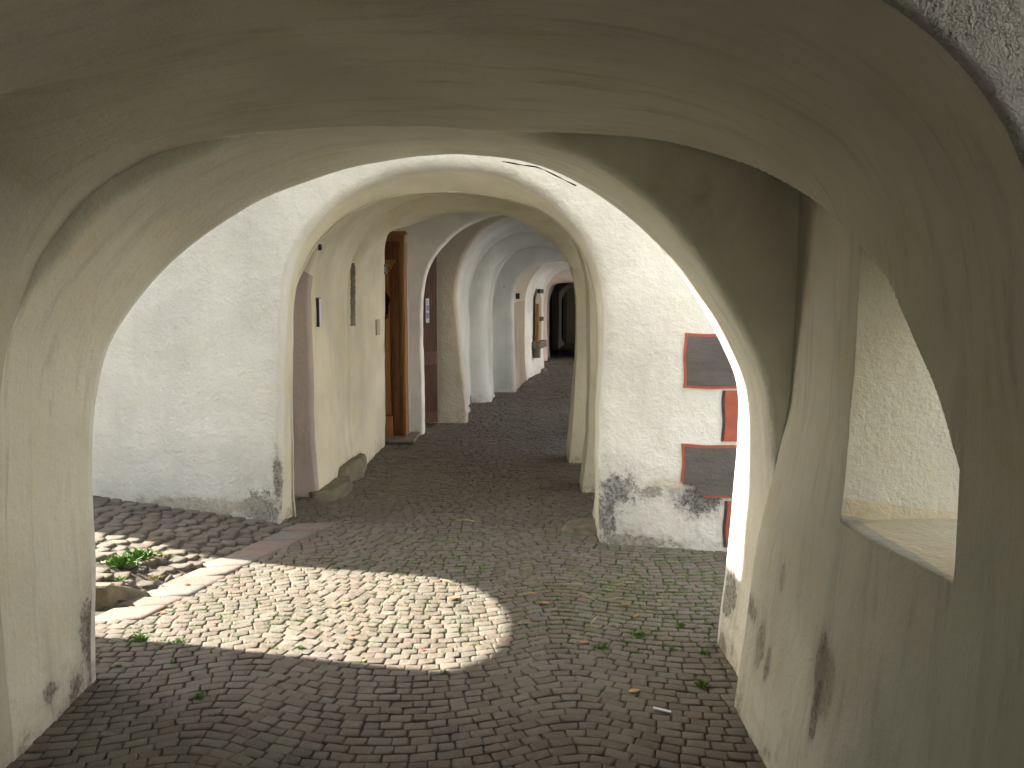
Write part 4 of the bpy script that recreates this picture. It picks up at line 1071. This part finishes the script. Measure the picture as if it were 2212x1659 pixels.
def weed(px, py, s_, n, label, mat='green', z=None, broad=.25, spread=1.0):
    p = gnd(px, py, z or 0.0); z0 = terr(p[0], p[1]); mb = MB()
    for i in range(n):
        a = rnd.uniform(0, 2 * PI); r = min(abs(rnd.gauss(0, s_ * .45)), s_ * .8) * spread; bx, by = r * math.cos(a), r * math.sin(a) * .8
        l = s_ * rnd.uniform(.4, 1); an = rnd.uniform(0, 2 * PI); ti = rnd.uniform(.3, 1.2); w = l * broad * rnd.uniform(.6, 1.2)
        dx, dy, dz = math.cos(an) * math.sin(ti), math.sin(an) * math.sin(ti), math.cos(ti)
        px_, py_ = -math.sin(an), math.cos(an)
        m1 = (bx + dx * l * .5, by + dy * l * .5, dz * l * .6)
        mb.add([(bx, by, 0), (m1[0] + px_ * w / 2, m1[1] + py_ * w / 2, m1[2]), (bx + dx * l, by + dy * l, dz * l * .85), (m1[0] - px_ * w / 2, m1[1] - py_ * w / 2, m1[2])], [(0, 1, 2, 3)])
    o = mesh('weed', mb.v, mb.f, M[mat], None); o.location = (p[0], p[1], z0 - .004); tag(o, label, 'weed', 'weeds growing between the stones'); return o
weed(262, 1212, .085, 260, 'bright green weed clump in the sun beside the left pier', z=.1, spread=1.5)
weed(300, 1198, .08, 240, 'leafy weed clump with grass behind it, on the sun edge of the lane', z=.09, spread=1.4)
weed(345, 1203, .06, 110, 'dry yellow-green weed mat beside the slab border', 'drygreen', z=.05, broad=.12, spread=1.6)
weed(330, 1240, .04, 80, 'small dry moss tuft on the corner of the raised lane', 'drygreen', z=.05, broad=.12, spread=1.6)
weed(255, 1240, .045, 60, 'low green weed on the corner of the kerb block', z=.11, spread=1.3)
weed(1515, 1478, .055, 26, 'broad-leaved green seedling by the right wall foot', broad=.5, spread=.4)
weed(1452, 1400, .028, 50, 'green tuft left of the right pier foot'); weed(1520, 1408, .035, 50, 'green tuft touching the right pier foot')
weed(1470, 1350, .032, 90, 'thick green tuft behind the right pier foot'); weed(1380, 1368, .032, 120, 'long grassy tuft in the middle of the green joints', spread=1.8)
weed(1300, 1395, .035, 60, 'grass tuft at the near side of the green joints', spread=1.6)
weed(430, 1503, .035, 60, 'dark shaded weed in the left foreground setts', spread=1.5); weed(375, 1430, .028, 40, 'small shaded weed left of the sunlight edge')
weed(300, 1378, .04, 140, 'weed mat along the near left shadow edge, beside the left pier', spread=2.0); weed(385, 1385, .032, 80, 'smaller weed mat on the near shadow edge right of the larger one', spread=1.8)
weed(255, 1440, .03, 40, 'shaded weed at the foot of the left pier'); weed(960, 1448, .03, 30, 'tiny weed just outside the sun tip in front')
weed(650, 1400, .03, 40, 'sunlit weed sprig near the front edge of the sunlight'); weed(560, 1300, .025, 40, 'faint weed sprig in the left of the sunlit patch', spread=1.6)
# grass blades in the joints
mb = MB()
k = 0; Yr = -.3
rowY = []
for k in range(125): rowY.append(-.3 + k * hrow)
for i in range(42000):
    x = rnd.uniform(-1.9, 1.6); r_ = rnd.choice(rowY); b, sl = bow(x); y = r_ + b + rnd.uniform(-.005, .005)
    if not 2.9 < y < 5.6: continue
    dens = noise.noise(Vector((x * 1.3, y * 1.8, 3))) * .5 + .28 + .55 * math.exp(-((x - .75) ** 2 / .35 + (y - 4.25 - .25 * (x - .5)) ** 2 / .35)) + .18 * math.exp(-((y - 4.1) ** 2) / .25) - (.45 if y < 3.6 else 0)
    if rnd.random() > dens: continue
    if y > 4.2 and x < xs(y) + .3: continue
    z = terr(x, y) - .008
    for q in range(4):
        an = rnd.uniform(0, 2 * PI); l = rnd.uniform(.010, .026); w = .0024; xx = x + rnd.uniform(-.02, .02); bb = r_ + bow(xx)[0] + rnd.uniform(-.005, .005)
        mb.add([(xx - w, bb, z), (xx + w, bb, z), (xx + math.cos(an) * l * .6, bb + math.sin(an) * l * .6, z + .006 + l * .6)], [(0, 1, 2)])
g_ = mb.build('joint_grass', M['green'], None); tag(g_, kind='stuff'); g_['label'] = 'fine green grass growing in the cobble joints'; g_['category'] = 'grass'

# ------------------------------------------------------------ light
SUN_EL = math.radians(40); slope = -.22
dirv = Vector((1, slope, 0)).normalized() * math.cos(SUN_EL); dirv.z = -math.sin(SUN_EL)
sun = bpy.data.lights.new('sun', 'SUN'); sun.energy = 5.0; sun.angle = math.radians(.5); sun.color = (1, .965, .91)
so = bpy.data.objects.new('sun', sun); C.objects.link(so); so.rotation_euler = dirv.to_track_quat('-Z', 'Y').to_euler()
so.location = (-10, 5, 12)
w = bpy.data.worlds.new('World'); sc.world = w; w.use_nodes = True; nt = w.node_tree; nt.nodes.clear()
sky = nt.nodes.new('ShaderNodeTexSky'); sky.sky_type = 'NISHITA'; sky.sun_disc = False; sky.sun_elevation = SUN_EL
tosun = -dirv; sky.sun_rotation = math.atan2(tosun.x, tosun.y); sky.air_density = 1.0; sky.dust_density = 2.0
bg = nt.nodes.new('ShaderNodeBackground'); bg.inputs[1].default_value = .15
wo = nt.nodes.new('ShaderNodeOutputWorld'); nt.links.new(sky.outputs[0], bg.inputs[0]); nt.links.new(bg.outputs[0], wo.inputs[0])

cam = bpy.data.cameras.new('camera'); cam.sensor_width = 36; cam.lens = 36 * F / 2212; cam.clip_end = 1000; cam.clip_start = .02
co = bpy.data.objects.new('camera', cam); C.objects.link(co); co.location = (0, 0, EYE); co.rotation_euler = (PI / 2 - PITCH, 0, 0)
sc.camera = co
sc.view_settings.view_transform = 'Standard'; sc.view_settings.look = 'None'; sc.view_settings.gamma = 1; sc.view_settings.exposure = 2.22
sc.view_settings.use_white_balance = True; sc.view_settings.white_balance_temperature = 7100
sc.render.engine = 'CYCLES'
cy = sc.cycles; cy.max_bounces = 16; cy.diffuse_bounces = 9; cy.glossy_bounces = 4; cy.use_denoising = True
try: cy.denoiser = 'OPENIMAGEDENOISE'
except Exception: pass
cy.sample_clamp_indirect = 6
